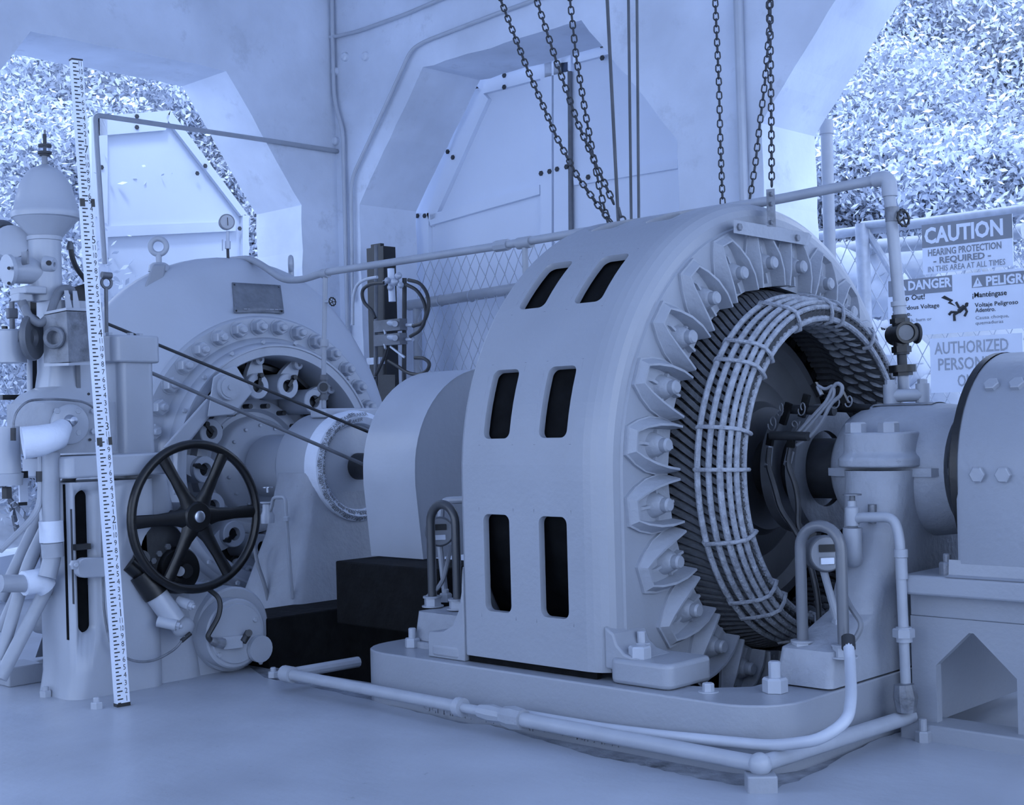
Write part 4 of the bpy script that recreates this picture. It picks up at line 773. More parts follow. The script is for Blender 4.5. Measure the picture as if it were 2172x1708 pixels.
# oil pipework at the lower left
PW = [([(108,960),(108,1085),(112,1180),(100,1225)],.030,M_PIPE,'thick vertical oil pipe under the governor head with taped joints'),
      ([(0,1238),(60,1238)],.030,M_PIPE,'short horizontal oil pipe entering from the left edge'),
      ([(132,1185),(0,1440)],.024,M_PIPE,'lowest of the sloping oil pipes at the lower left'),
      ([(150,1010),(60,1195),(0,1400)],.022,M_PIPE,'second sloping oil pipe above the lowest one'),
      ([(95,1130),(40,1250),(0,1340)],.020,M_PIPE,'third sloping oil pipe behind the taped elbow'),
      ([(100,1060),(30,1210),(0,1275)],.022,M_PIPE,'uppermost of the sloping oil pipes at the lower left')]
for i, (pts, r, m_, lab) in enumerate(PW):
    XX = -4.34-.05*i
    t_ = thing('oil_pipe', P(*pts[-1],X=XX), lab, 'pipe', 'oil pipes at the lower left')
    MB().tube([P(x,y,X=XX) for x,y in pts], r, 14, bend=.05).build('pipe', m_, t_)
    if i == 0: MB().tube([P(108,1105,X=XX),P(110,1150,X=XX)], .040, 14).build('tape_wrap', M_TAPE, t_); MB().tube([P(110,1152,X=XX),P(112,1182,X=XX)], .036, 14).build('coupling', M_PIPE, t_)
    if i == 1: MB().tube([P(50,1238,X=XX),P(85,1232,X=XX),P(100,1248,X=XX)], [.042,.044,.035], 14).build('taped_elbow', M_TAPE, t_)
t_ = thing('bent_tube', P(40,1120,X=-4.3), 'thin bent tube curving down to the left edge', 'pipe', 'oil pipes at the lower left'); MB().tube([P(86,960,X=-4.36),P(86,1080,X=-4.36),P(40,1130,X=-4.34),P(0,1168,X=-4.32)], .011, 10, bend=.08).build('tube', M_PIPE, t_); MB().cyl(P(86,1022,X=-4.36), P(86,1000,X=-4.36), .015).build('tube_nut', M_DARK, t_)
FT = thing('oil_filter', P(20,1060,X=-4.5), 'white oil filter bowl with a printed label at the left edge', 'filter')
b = P(15,1030,X=-4.46); MB().lathe(Matrix.Translation(b), [(0,.05),(.04,.055),(.042,.047),(.16,.046),(.2,.046)], 30, cap=True).build('filter_bowl', M_PAINT_LT, FT); MB().hexhead(P(15,1058,X=-4.46),(0,0,1),.018,.04).build('drain_plug', M_DARK, FT, smooth=25); MB().box(P(38,1002,X=-4.5), P(60,1066,X=-4.49)).build('label_card', M_WHITE, FT); MB().box(P(40,1000,X=-4.492), P(60,1014,X=-4.487)).build('label_band', M_INK, FT); MB().box(P(38,1066,X=-4.492), P(58,1072,X=-4.487)).build('label_band', M_INK, FT)
PE = thing('drain_pipe_end', P(120,1300,X=-4.6), 'wide pale pipe lying behind the sloping oil pipes', 'pipe'); MB().cyl(P(88,1300,X=-4.75), P(200,1315,X=-4.55), .075, n=28).build('pipe', M_PAINT_ROUGH, PE)
WD = thing('floor_block', on0(40,1440,0), 'low pale block on the floor under the sloping oil pipes', 'block'); k = on0(40,1450,0); MB().box((k.x-.1,k.y-.06,0),(k.x+.05,k.y+.07,.07)).build('block', M_PAINT, WD, bevel=.005)
for (x, y, lab) in ((97,1478,'small hex nut and stud on the floor at the lower left'),(580,1437,'white square nut on the floor by the start of the floor pipe'),(205,1503,'worn stud nub at the foot of the governor stand')):
    k = on0(x, y, 0); o = MB().hexhead(k,(0,0,1),.021,.022,.012).build('floor_nut', M_PAINT_LT, smooth=25); tag(o, lab, 'nut', 'loose anchor nuts on the floor')
# black slanting prop behind
SP = thing('steel_chute', P(120,1390,X=-4.9), 'dark sloping steel plate on the floor behind the oil pipes', 'plate'); MB().hexa([P(75,1395,X=-5.1),P(165,1385,X=-5.1),P(165,1385,X=-5.2),P(75,1395,X=-5.2),P(92,1345,X=-5.1),P(165,1335,X=-5.1),P(165,1335,X=-5.2),P(92,1345,X=-5.2)]).build('plate', M_GREYIRON, SP)
# governor drive ropes
DR = [((228,687),-4.9,(785,918),-4.45,.0065,'upper governor drive rope running to the turbine shaft'),((258,764),-4.85,(770,985),-4.4,.0075,'lower governor drive rope running to the shaft end')]
for a_, Xa, b_, Xb, r, lab in DR:
    o = MB().tube([P(*a_,X=Xa), P(*b_,X=Xb)], r, 8).build('drive_rope', M_DARK if r < .007 else M_GREYIRON); tag(o, lab, 'rope', 'governor drive ropes')
# ------------------------------------------------------------------ overhead pipe with its drops
OP = thing('overhead_pipe', (-3.5, 3.88, 1.617), 'long pale overhead pipe running above the generator to the bearing pedestal', 'pipe')
yo = 3.88; zo = 1.617; xr = P(1885,372,Y=yo).x; xl = P(690,582,Y=yo).x
pt = lambda x, y: P(x, y, Y=yo)
e0 = Vector((xr, yo, zo+.015)); MB().tube([pt(490,552), pt(530,548), pt(560,565), pt(600,594), pt(640,594), Vector((xl,yo,zo-.012)), pt(1065,521), Vector((-2.5,yo,zo)), e0], .0165, 12, bend=.06).build('pipe_run', M_PIPE, OP)
MB().tube([e0-Vector((.05,0,.002)), e0, e0-Vector((-.002,0,.06))], .024, 12, bend=.04).build('elbow', M_PIPE, OP)
bot = P(1912,690,Y=yo); MB().tube([e0-Vector((0,0,.05)), bot], .0185, 12).build('drop_pipe', M_PIPE, OP)
for x, y in ((1065,521),(1113,515)):
    p = pt(x,y); MB().cyl(p-Vector((.035,0,0)), p+Vector((.035,0,0)), .023, n=8 if x < 1100 else 14).build('fitting', M_PIPE, OP)
p = pt(1113,515); MB().cyl(p-Vector((0,0,.02)), p-Vector((0,0,.13)), .012).build('short_drop', M_PIPE, OP)
p = pt(690,580); q_ = pt(686,835); MB().tube([p, q_], .011, 10).build('turbine_drop', M_PIPE, OP); MB().cyl(p-Vector((.02,0,0)), p+Vector((.02,0,0)), .021).build('fitting', M_PIPE, OP); MB().cyl(pt(688,735), pt(688,720), .02).build('union', M_PIPE, OP)
def valvewheel(c, d, R, name, par):
    M = zframe(c, d); m = MB(); m.torus(M, R, R*.16, 30, 8)
    for k in range(5):
        a = 2*math.pi*k/5; m.tube([M @ Vector((0,0,0)), M @ Vector((R*math.cos(a), R*math.sin(a), 0))], R*.11, 6)
    for k in range(10):
        a = 2*math.pi*k/10; m.ball(M @ Vector((R*1.05*math.cos(a), R*1.05*math.sin(a), 0)), R*.2, 8, 5)
    return m.build(name, M_BLACK, par)
c = pt(705,640); valvewheel(c, (1,0,.1), .018, 'valve_wheel', OP); MB().cyl(pt(689,640), c, .008).build('valve_stem', M_GALV, OP)
MB().cyl(pt(1893,470), pt(1892,440), .022).build('valve_body', M_BARE, OP); c = pt(1916,463); valvewheel(c, (.95,-.25,.1), .024, 'valve_wheel', OP); MB().cyl(pt(1894,461), c, .01).build('valve_stem', M_GALV, OP)
# sight glass fittings above the pedestal
SG = thing('sight_glass', pt(1912,705), 'dark sight glass fitting on the pipe above the bearing pedestal', 'sight glass')
for y0_, y1_, r, m_ in ((640,650,.024,M_PIPE),(650,668,.018,M_PIPE),(668,676,.024,M_DARK),(676,686,.030,M_BLACK),(686,735,.024,M_BLACK),(735,748,.030,M_BLACK),(748,752,.024,M_DARK),(752,775,.015,M_DARK),(775,790,.042,M_BLACK),(790,797,.03,M_BLACK),(797,835,.017,M_PIPE)):
    MB().cyl(pt(1906+(y1_-640)*.06,y1_), pt(1906+(y0_-640)*.06,y0_), r, n=6 if r == .030 else 16).build('fitting', m_, SG)
c = pt(1911,708); d = Vector((.75,-.66,.02)).normalized(); 
MB().lathe(zframe(c, d), [(-.05,.03),(-.05,.034),(.045,.034),(.05,.034),(.05,.026),(.044,.024)], 28).build('glass_barrel', M_BLACK, SG); MB().lathe(zframe(c, d), [(.044,.024),(.045,0)], 28).build('glass_pane', M_GREYIRON, SG)
MB().torus(zframe(c+Vector((.035,.034,0)), (.6,.8,0)), .027, .006, 28, 8).build('side_ring', M_DARK, SG); MB().cyl(c, c+Vector((.035,.034,0)), .025, n=20).build('side_boss', M_GREYIRON, SG)
TG = thing('small_sight_glass', pt(687,850), 'small dark sight glass on the thin drop pipe before the gate levers', 'sight glass')
for y0_, y1_, r, m_ in ((795,806,.022,M_GREYIRON),(806,838,.016,M_GREYIRON),(838,848,.02,M_GREYIRON),(848,866,.011,M_PIPE)): MB().cyl(pt(687,y1_), pt(687,y0_), r).build('fitting', m_, TG)
c = pt(686,822); MB().lathe(zframe(c, (.8,-.6,0)), [(-.03,.02),(-.03,.027),(.03,.027),(.03,.020),(.026,.019)], 24).build('glass_barrel', M_GREYIRON, TG); MB().lathe(zframe(c, (.8,-.6,0)), [(.026,.019),(.027,0)], 24).build('glass_pane', M_DARK, TG)
PT = thing('pipe_tee', pt(1915,850), 'pale pipe tee with two plugged ends on the bearing cap', 'pipe fitting')
a_, b_ = P(1888,840,Y=3.80), P(1957,838,Y=3.86); MB().cyl(a_, b_, .02).build('tee_bar', M_PIPE, PT)
for e in (a_, b_): MB().cyl(e-Vector((0,0,.05)), e+Vector((0,0,.035)), .021).build('tee_leg', M_PIPE, PT); MB().hexhead(e+Vector((0,0,.035)),(0,0,1),.015,.014).build('plug', M_PIPE, PT, smooth=25)
MB().lathe(AX(-2.1), [(0,.199),(-.2,.199)], 20, 75, 110).build('gasket', M_BARE, PT)
# strap and bar holding the pipe on top of the generator
PS = thing('pipe_bracket', A(-2.45,.86,90), 'bolted flat bar and upright strap that hold the overhead pipe on the generator', 'bracket')
qa = lambda x, y, X=-2.455: P(x, y, X=X)
MB().loft([[qa(x,y) for x,y in ((1560,492),(1715,520),(1722,500),(1560,470))],[qa(x,y,-2.425) for x,y in ((1556,494),(1708,520),(1716,494),(1556,466))]]).build('flat_bar', M_PAINT_ROUGH, PS)
for x, y in ((1567,482),(1690,505)): MB().hexhead(qa(x,y,-2.425),(1,0,0),.012,.008).build('bar_bolt', M_BARE, PS, smooth=25)
MB().loft([[qa(x,y,-2.44) for x,y in ((1627,480),(1646,482),(1643,400),(1625,402))],[qa(x,y,-2.425) for x,y in ((1627,480),(1646,482),(1643,400),(1625,402))]]).build('strap', M_BARE, PS)
for y in (412,433,472): MB().hexhead(qa(1634,y,-2.425),(1,0,0),.008,.008).build('strap_bolt', M_BARE, PS, smooth=25)
# ------------------------------------------------------------------ hoist chains and ropes
lk_ = MB(); L_ = .030; R_ = .0095
pts = [Vector((math.cos(a)*R_, 0, math.sin(a)*R_+(L_/2-R_ if math.sin(a) >= 0 else -(L_/2-R_)))) for a in [2*math.pi*i/14 for i in range(14)]]
lk_.tube(pts, .0030, 6, closed=True); link_me = lk_.mesh('chain_link', M_CHAIN, 60)
def chain(pts, Ys, label, scale=1.):
    P3 = [P(x, y, Y=Y) for (x, y), Y in zip(pts, Ys)]; P3.insert(0, Vector((P3[0].x-(P3[1].x-P3[0].x)*.3, P3[0].y, 4.0)))
    t = thing('hoist_chain', P3[0], label, 'chain', 'hoist chains'); pitch = (L_-.0062)*scale; pos = []
    for a, b in zip(P3, P3[1:]):
        n = max(1, int((b-a).length/pitch))
        for k in range(n): pos.append((a.lerp(b, (k+.5)/n), b-a))
    for k, (p, d) in enumerate(pos):
        M = zframe(p, d) @ Matrix.Rotation(math.radians(45+90*(k % 2)), 4, 'Z') @ Matrix.Scale(scale, 4); inst('chain_link', link_me, M, t)
chain([(1062,0),(1120,150),(1180,290),(1225,375),(1280,452),(1300,474)], [4.6]*6, 'leftmost slack hoist chain sagging in a long curve to the generator top', 1.25)
chain([(1138,0),(1180,130),(1225,260),(1262,345),(1302,432)], [4.55]*5, 'second hoist chain from the left, crossing the third near the generator top', 1.25)
chain([(1209,0),(1222,120),(1240,230),(1258,330),(1272,400),(1290,476)], [4.6]*6, 'third hoist chain from the left, hanging almost straight', 1.25)
chain([(1517,0),(1525,180),(1528,300),(1533,434)], [4.7]*4, 'hoist chain hanging alone left of the white wall conduit', 1.1)
chain([(1634,0),(1634,100),(1636,250),(1637,395)], [4.1]*4, 'straight hoist chain hanging over the pipe bracket', 1.)
chain([(1632,60),(1622,180),(1612,260),(1602,350),(1590,425)], [4.7]*5, 'slanting hoist chain between the conduit and the straight chain', 1.1)
for x0, x1, y1, Y, lab in ((1288,1312,478,4.6,'thickest hoist rope beside the chains'),(1333,1339,468,4.62,'left one of the two thin straight hoist ropes'),(1351,1355,466,4.62,'right one of the two thin straight hoist ropes')):
    o = MB().tube([P(x0,0,Y=Y)+Vector((-.02,0,4.0-P(x0,0,Y=Y).z)), P(x0,0,Y=Y), P(x1,y1,Y=Y)], .0075 if x0 < 1300 else .0062, 8).build('hoist_rope', M_WIRE); tag(o, lab, 'rope', 'hoist ropes')
hk = thing('rope_hook', P(1320,465,Y=4.6), 'small shackle at the foot of the thick hoist rope', 'hook'); MB().torus(zframe(P(1320,466,Y=4.6),(.7,-.7,0)), .014, .004, 20, 8).build('shackle', M_CHAIN, hk); MB().tube([P(1312,440,Y=4.6),P(1318,462,Y=4.6)], .006, 8).build('eye_splice', M_WIRE, hk)
# ------------------------------------------------------------------ measuring staff
b = P(263,1499,Z=0.0); D_ = (b-CAM).dot(FW); tp = P(164,128,D=D_); ax_ = (tp-b).normalized(); LEN = (tp-b).length
ST = thing('measuring_staff', b, 'tall white telescopic measuring staff with black inch marks leaning before the governor', 'measuring staff')
vd = (CAM-b).normalized(); nr = Matrix.Rotation(math.radians(24),3,'Z') @ Vector((vd.x,vd.y,0)); nr = (nr-ax_*nr.dot(ax_)).normalized(); rt_ = ax_.cross(nr).normalized()
SF = frame(b, rt_, ax_)                                               # local x right, y up, z out of the face
ft_ = .309*LEN/2.139; inch = ft_/12
w1, w2, dp = .044, .038, .026
def sec(y0, y1, wd, d): return MB().hexa([SF @ Vector(v) for v in ((-wd/2,y0,-d),(wd/2,y0,-d),(wd/2,y0,0),(-wd/2,y0,0),(-wd/2,y1,-d),(wd/2,y1,-d),(wd/2,y1,0),(-wd/2,y1,0))])
jo = P(185,430,D=D_); yj = (jo-b).dot(ax_); yj2 = (P(226,936,D=D_)-b).dot(ax_)
sec(.012, yj2, w1, dp).build('staff_section', M_WHITE, ST, smooth=0); sec(yj2, yj, w1*.96, dp*.9).build('staff_section', M_WHITE, ST, smooth=0); sec(yj, LEN, w2*.98, dp*.8).build('staff_section', M_WHITE, ST, smooth=0)
sec(0, .012, w1*1.06, dp*1.1).build('staff_shoe', M_BLACK, ST, smooth=0); sec(LEN, LEN+.006, w2, dp*.9).build('staff_cap', M_DARK, ST, smooth=0)
for y_, w_ in ((yj, w1), (yj2, w1)):
    for sx in (-1, 1): MB().obox(SF @ Matrix.Translation((sx*(w_/2-.004), y_, .0)), .016 if sx < 0 else .012, .026, .006).build('joint_clip', M_BLACK, ST, smooth=0)
def feet_y(v):                                                         # reading in feet -> height; a foot is hidden in the upper joint
    return v*ft_ if v < 5.45 else (v-1.03)*ft_
mk = MB(); nums = []; lo = -.006
k = 1
while k <= 8*12*2:
    v = k/24.
    if 5.45 < v < 6.5: k += 1; continue
    y_ = feet_y(v); 
    if y_ > LEN-.004: break
    w_ = w1 if y_ < yj else w2; x0 = -w_/2+.002; full = (k % 2 == 0)
    mk.add([SF @ Vector(p) for p in ((x0,y_-.0021,.0004),(x0+(.019 if full else .011),y_-.0021,.0004),(x0+(.019 if full else .011),y_+.0021,.0004),(x0,y_+.0021,.0004))], [(0,1,2,3)])
    if full:
        n_ = k//2; s = str(n_ % 12) if n_ % 12 else str(n_//12); nums.append((s, y_, w_, n_ % 12 == 0))
    k += 1
o = mk.build('inch_marks', M_INK, ST, smooth=0); o['kind'] = 'stuff'
jm = None; vs, fs = [], []; cache = {}
for s, y_, w_, big in nums:
    size = .036 if big else .0255
    if (s, big) not in cache:
        c_ = bpy.data.curves.new('n','FONT'); c_.body = s; c_.size = size; c_.align_x = 'CENTER'; c_.resolution_u = 2; ob = bpy.data.objects.new('n', c_); COL.objects.link(ob)
        dg = bpy.context.evaluated_depsgraph_get(); dg.update(); me = bpy.data.meshes.new_from_object(ob.evaluated_get(dg)); cache[(s,big)] = ([v.co.copy() for v in me.vertices], [tuple(p.vertices) for p in me.polygons]); bpy.data.objects.remove(ob)
    V_, F_ = cache[(s,big)]; kx = .62 if len(s) > 1 else .85; k0 = len(vs)
    vs += [SF @ Vector((v.x*kx+w_/2-.0105, v.y+y_-size*.33, .0005)) for v in V_]; fs += [tuple(i+k0 for i in f) for f in F_]
o = MB().add(vs, fs).build('numerals', M_INK, ST, smooth=0); o['kind'] = 'stuff'
# ------------------------------------------------------------------ valve rack on the wall
HP = thing('valve_rack', P(815,850,Y=5.55), 'black valve rack with looping hoses before the back wall opening', 'valve rack')
v_ = lambda x, y, Y=5.5: P(x, y, Y=Y)
MB().box(v_(794,520,5.75), v_(826,1240,5.72)).build('back_post', M_BLACK, HP); MB().box(v_(803,530,5.70), v_(832,1240,5.60)).build('front_post', M_BLACK, HP); MB().cyl(v_(797,860,5.56), v_(798,520,5.56), .012).build('side_rod', M_GREYIRON, HP)
MB().cyl(v_(857,820,5.5), v_(858,590,5.5), .014).build('riser', M_DARK, HP)
MB().cyl(v_(832,640), v_(829,570), .022).build('filter_tube', M_WHITE, HP)
for x, y, r in ((822,595,.02),(838,598,.026),(850,605,.02),(845,585,.022),(828,610,.02),(815,600,.016)): MB().ball(v_(x,y,5.46), r, 8, 6).build('valve_part', M_GALV, HP)
for y in (682,712):
    MB().box(v_(808,y,5.48), v_(848,y+18,5.42)).build('solenoid_block', M_GREYIRON, HP); MB().cyl(v_(825,y+3,5.44), v_(838,y+5,5.40), .018).build('solenoid_cap', M_GALV, HP); MB().cyl(v_(812,y+2,5.44), v_(818,y+28,5.42), .008).build('hose_end', M_GALV, HP); MB().cyl(v_(863,y+8,5.46), v_(876,y+8,5.46), .012).build('hose_end', M_GALV, HP)
MB().bar(v_(828,735,5.44), v_(858,758,5.44), .012, .01).build('valve_lever', M_GALV, HP); MB().box(v_(788,760,5.5), v_(806,772,5.46)).build('junction_block', M_GALV, HP); MB().hexa([v_(806,795,5.6),v_(838,795,5.6),v_(838,855,5.6),v_(806,855,5.6),v_(806,795,5.55),v_(838,795,5.55),v_(838,855,5.55),v_(806,855,5.55)]).build('rack_plate', M_BLACK, HP)
for i, (pts, r, m_) in enumerate((([(815,600),(785,602),(767,615),(770,640),(790,660),(796,675)],.011,M_RUBBER),([(800,588),(775,592),(755,605),(748,635),(748,690)],.010,M_CONDUIT),([(866,594),(892,600),(908,625),(910,655),(900,685),(876,692)],.011,M_RUBBER),([(862,604),(885,615),(900,640),(905,665),(895,700),(870,714)],.011,M_RUBBER),([(818,715),(822,735),(815,760),(800,790),(792,805)],.010,M_RUBBER),([(824,765),(845,778),(865,792),(890,796),(908,785),(912,770),(900,760),(880,759)],.011,M_RUBBER),([(796,690),(796,800)],.010,M_GREYIRON))):
    MB().tube([v_(x,y,5.45) for x,y in pts], r, 8, bend=.06).build('hose', m_, HP)
# ------------------------------------------------------------------ conduits on the walls
def wall_pipe(pts, r, label, name='wall_conduit', m_=M_CONDUIT, bend=.08):
    o = MB().tube(pts, r, 10, bend=bend).build(name, m_); return tag(o, label, 'conduit', 'conduits on the walls')
yb = YW-.03
wall_pipe([P(704,0,Y=yb)+Vector((-.02,0,.5))]+[P(x,y,Y=yb) for x,y in ((704,0),(708,195),(714,235),(727,275),(731,420),(738,720))], .014, 'conduit rising in the wall corner with a double bend')
wall_pipe([P(x,y,Y=yb) for x,y in ((1300,-60),(1050,30),(900,88),(872,105),(845,165),(750,370),(745,400),(748,640))], .012, 'conduit climbing the back wall along the left side of the opening')
wall_pipe([P(1565,0,Y=yb)+Vector((0,0,.6))]+[P(x,y,Y=yb) for x,y in ((1565,0),(1578,425),(1600,900))], .024, 'thick white vertical conduit on the back wall pier')
wall_pipe([P(x,y,Y=yb) for x,y in ((664,70),(700,80),(760,66),(860,30),(1000,-30))], .012, 'short conduit leaving the round junction box')
JB = thing('junction_box', P(664,68,Y=yb), 'round white junction box in the upper wall corner', 'junction box'); fem(zframe(P(666,68,Y=yb+.02),(.5,-.86,0)), [(0,.047),(.05,.047),(.055,.04)], 28).build('box', M_CONDUIT, JB); MB().cyl(P(664,50,Y=yb), P(663,0,Y=yb), .013).build('riser', M_CONDUIT, JB)
wall_pipe([P(716,321,X=XW+.02), P(528,292,X=XW+.02), P(202,244,X=XW+.02), P(205,300,X=XW+.02), P(222,560,X=XW+.02)], .015, 'thin pipe running across the left opening to the wall corner', 'cross_pipe', M_PIPE, .03)
for x, y in ((712,152),(777,120),(734,121),(714,300)): o = MB().lathe(zframe(P(x,y,Y=YW),(0,-1,0)), [(0,.03),(.02,.028),(.03,.016)], 16, cap=True).build('wall_boss', M_CONC); tag(o, {712:'dark stub on the corner conduit below the junction box',777:'short anchor stub on the back wall beside the conduit',734:'shallow patch plug near the upper wall corner',714:'round pipe socket in the wall corner'}[x], 'wall fitting')
# ------------------------------------------------------------------ outside: door leaves, fence, signs, shrubs
def board(name, pts, X=None, Y=None, th=.03, m_=M_BOARD, par=None):
    if Y is not None: a = [P(x,y,Y=Y) for x,y in pts]; b = [p+Vector((0,th,0)) for p in a]
    else: a = [P(x,y,X=X) for x,y in pts]; b = [p-Vector((th,0,0)) for p in a]
    return MB().loft([a,b]).build(name, m_, par, smooth=0)
YD = YW+TW+.10
D1 = thing('door_leaf', (-6.0,YD,.3), 'white boarded door leaf closing the left part of the back opening', 'door')
board('leaf_panel', [(860,1100),(860,448),(990,150),(1030,140),(1205,80),(1222,1060)], Y=YD, par=D1)
for n_, pts in (('stile',[(884,1100),(884,452),(909,452),(909,1100)]),('stile',[(1146,1100),(1146,120),(1170,114),(1170,1100)]),('stile',[(1176,1100),(1174,112),(1204,104),(1208,1100)]),('rail',[(912,478),(912,455),(1144,392),(1144,412)]),('rail',[(1000,205),(1010,172),(1210,112),(1210,150)]),('brace',[(905,455),(1005,175),(1035,210),(914,480)]),('rail',[(905,860),(905,830),(1144,800),(1144,828)])): board(n_, pts, Y=YD-.035, th=.034, par=D1)
bt = MB().hexhead((0,0,0),(0,-1,0),.017,.008).mesh('door_bolt', M_DARK, 30)
for x, y in ((1070,160),(1070,185),(950,322),(961,334),(886,458),(901,458),(1148,368),(1166,364),(1182,359),(1202,354)): inst('door_bolt', bt, Matrix.Translation(P(x,y,Y=YD-.036)), D1)
D2 = thing('door_leaf', (-5.0,YD,.3), 'white boarded door leaf closing the right part of the back opening', 'door')
board('leaf_panel', [(1219,1060),(1213,68),(1370,20),(1600,300),(1600,1000)], Y=YD, par=D2)
for n_, pts in (('rail',[(1217,393),(1216,374),(1436,338),(1436,357)]),('rail',[(1215,135),(1215,95),(1420,40),(1420,80)])): board(n_, pts, Y=YD-.03, th=.029, par=D2)
for x, y in ((1277,96),(1278,123),(1248,376)): inst('door_bolt', bt, Matrix.Translation(P(x,y,Y=YD-.031)), D2)
MB().cyl(P(1216,1000,Y=YD-.02), P(1208,150,Y=YD-.02), .016).build('drop_rod', M_GREYIRON, D2)
XD = XW-TW-.95
D3 = thing('door_leaf', (XD,4.2,.3), 'open white shutter with a slanted corner seen through the left opening', 'door')
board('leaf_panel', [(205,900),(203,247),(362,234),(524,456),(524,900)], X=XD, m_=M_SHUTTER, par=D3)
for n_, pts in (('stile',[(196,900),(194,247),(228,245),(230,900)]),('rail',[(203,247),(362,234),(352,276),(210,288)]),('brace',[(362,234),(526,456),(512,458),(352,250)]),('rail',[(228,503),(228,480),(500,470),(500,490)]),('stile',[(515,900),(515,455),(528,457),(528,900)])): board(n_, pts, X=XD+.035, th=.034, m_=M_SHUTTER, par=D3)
for x, y in ((290,247),(290,270),(435,352),(418,368),(508,485),(215,355)): inst('door_bolt', bt, Matrix.Translation(P(x,y,X=XD+.036)) @ Matrix.Rotation(math.pi/2,4,'Z'), D3)
# rail and chain link inside the back opening
RL = thing('guard_rail', P(980,630,Y=YW+.2), 'white horizontal guard rail across the back opening', 'rail'); MB().cyl(P(868,648,Y=YW+.35), P(1300,580,Y=YW+.35), .035, n=16).build('rail_pipe', M_PIPE, RL); MB().cyl(P(885,652,Y=YW+.36), P(890,1000,Y=YW+.36), .03, n=14).build('rail_post', M_PIPE, RL)
for x, y in ((935,638),(1000,628)): MB().torus(zframe(P(x,y,Y=YW+.35),(1,0,0)), .037, .004, 24, 6).build('rail_clamp', M_GALV, RL)
def chainlink(name, o, ux, uz, W, Hh, s, r, label, par=None):
    m = MB(); ux = Vector(ux); uz = Vector(uz); nn = ux.cross(uz)
    nzx = int(W/s)+1
    for k in range(nzx):
        for sg in (1,-1):
            pts = []
            n = int(Hh/(s*.9))+1
            for i in range(n+1):
                xx = k*s + (s/2)*(1 if i % 2 else 0)*sg*1.0; pts.append(o+ux*(xx)+uz*(i*s*.9)+nn*(.004*(1 if i % 2 else -1)))
            m.tube(pts, r, 4)
    ob = m.build(name, M_GALV, par, smooth=0); 
    return ob
t = chainlink('chain_link_mesh', P(900,800,Y=YW+.33), (1,0,0), (0,0,1), 1.6, .72, .085, .003, ''); tag(t, 'grey chain link netting behind the guard rail in the back opening', 'fence', kind='stuff')
# fence with signs beyond the right opening
YF = 7.0
FE = thing('chain_link_fence', P(1950,800,Y=YF), 'chain link fence panel with pipe frame that carries the warning signs', 'fence')
zt = P(1990,468,Y=YF).z
MB().tube([Vector((-6.5,YF,zt)), Vector((2.0,YF,zt))], .028, 12).build('top_rail', M_GALV, FE)
MB().tube([P(1828,475,Y=YF-.06), Vector((P(1840,640,Y=YF-.06).x,YF-.06,0))], .038, 12).build('gate_post', M_GALV, FE); MB().tube([P(1828,478,Y=YF-.06), P(1905,470,Y=YF-.06)], .022, 12).build('gate_rail', M_GALV, FE); MB().tube([P(1838,490,Y=YF-.03), P(1905,600,Y=YF-.03)], .02, 10).build('diagonal_brace', M_GALV, FE)
MB().tube([P(1650,540,Y=YF+.5), P(1955,515,Y=YF+.5), P(2172,490,Y=YF+.5)], .045, 12).build('outer_rail', M_PIPE, FE)
o = chainlink('chain_link_mesh', Vector((-4.55,YF+.02,.0)), (1,0,0), (0,0,1), 3.4, zt, .09, .0035, '', FE); o['kind'] = 'stuff'
PP = thing('drain_post', P(1752,400,Y=6.45), 'white capped post standing outside the right opening', 'post'); MB().cyl(Vector((P(1760,500,Y=6.45).x,6.45,0)), P(1753,275,Y=6.45), .032, n=18).build('post', M_PIPE, PP); MB().cyl(P(1753,285,Y=6.45), P(1752,256,Y=6.45), .038, n=18).build('post_cap', M_PIPE, PP)
YS = YF-.055
def sign(name, x0, y0, x1, y1, label):
    a, b = P(x0,y0,Y=YS), P(x1,y1,Y=YS); b.z = P(x0,y1,Y=YS).z; t = thing(name, (a.x,YS,b.z), label, 'sign')
    MB().box((a.x,YS,b.z),(b.x,YS+.006,a.z)).build('sign_plate', M_WHITE, t, smooth=0); return t, a.x, a.z, b.x, b.z
def stxt(t, s, x, y, hgt, m_, x2=None, bold=0., name='lettering'):
    p = P(x, y, Y=YS); k = P(x, y-hgt, Y=YS).z-p.z
    wd = (P(x2,y,Y=YS).x-p.x) if x2 else None
    text_mesh(s, k/.7, front((p.x,YS-.0012,p.z)), m_, name, t, .0003, width=wd, bold=bold*k)
CT, ax0, az1, ax1, az0 = sign('caution_sign', 1955, 478, 2150, 583, 'white caution sign with a dark heading band about hearing protection')
hb0, hb1 = P(1955,478,Y=YS), P(1955,527,Y=YS); MB().box((hb0.x,YS-.001,hb1.z),(ax1,YS,az1)).build('heading_band', M_SIGNDARK, CT, smooth=0)
stxt(CT, 'CAUTION', 1961, 517, 32, M_WHITE, 2128, .05); stxt(CT, 'HEARING PROTECTION', 1968, 544, 14, M_SIGNDARK, 2124, .03); stxt(CT, '- REQUIRED -', 1980, 560, 13, M_SIGNDARK, 2102, .04); stxt(CT, 'IN THIS AREA AT ALL TIMES', 1968, 578, 12, M_SIGNDARK, 2132)
DG, ax0, az1, ax1, az0 = sign('danger_sign', 1882, 597, 2235, 716, 'white bilingual danger sign about hazardous voltage')
def band(t, x0, y0, x1, y1, m_): a, b = P(x0,y0,Y=YS), P(x1,y1,Y=YS); MB().box((a.x,YS-.001,b.z),(b.x,YS,a.z)).build('heading_band', m_, t, smooth=0)
band(DG, 1884, 597, 2020, 618, M_SIGNDARK); band(DG, 2061, 585, 2205, 598, M_SIGNDARK)
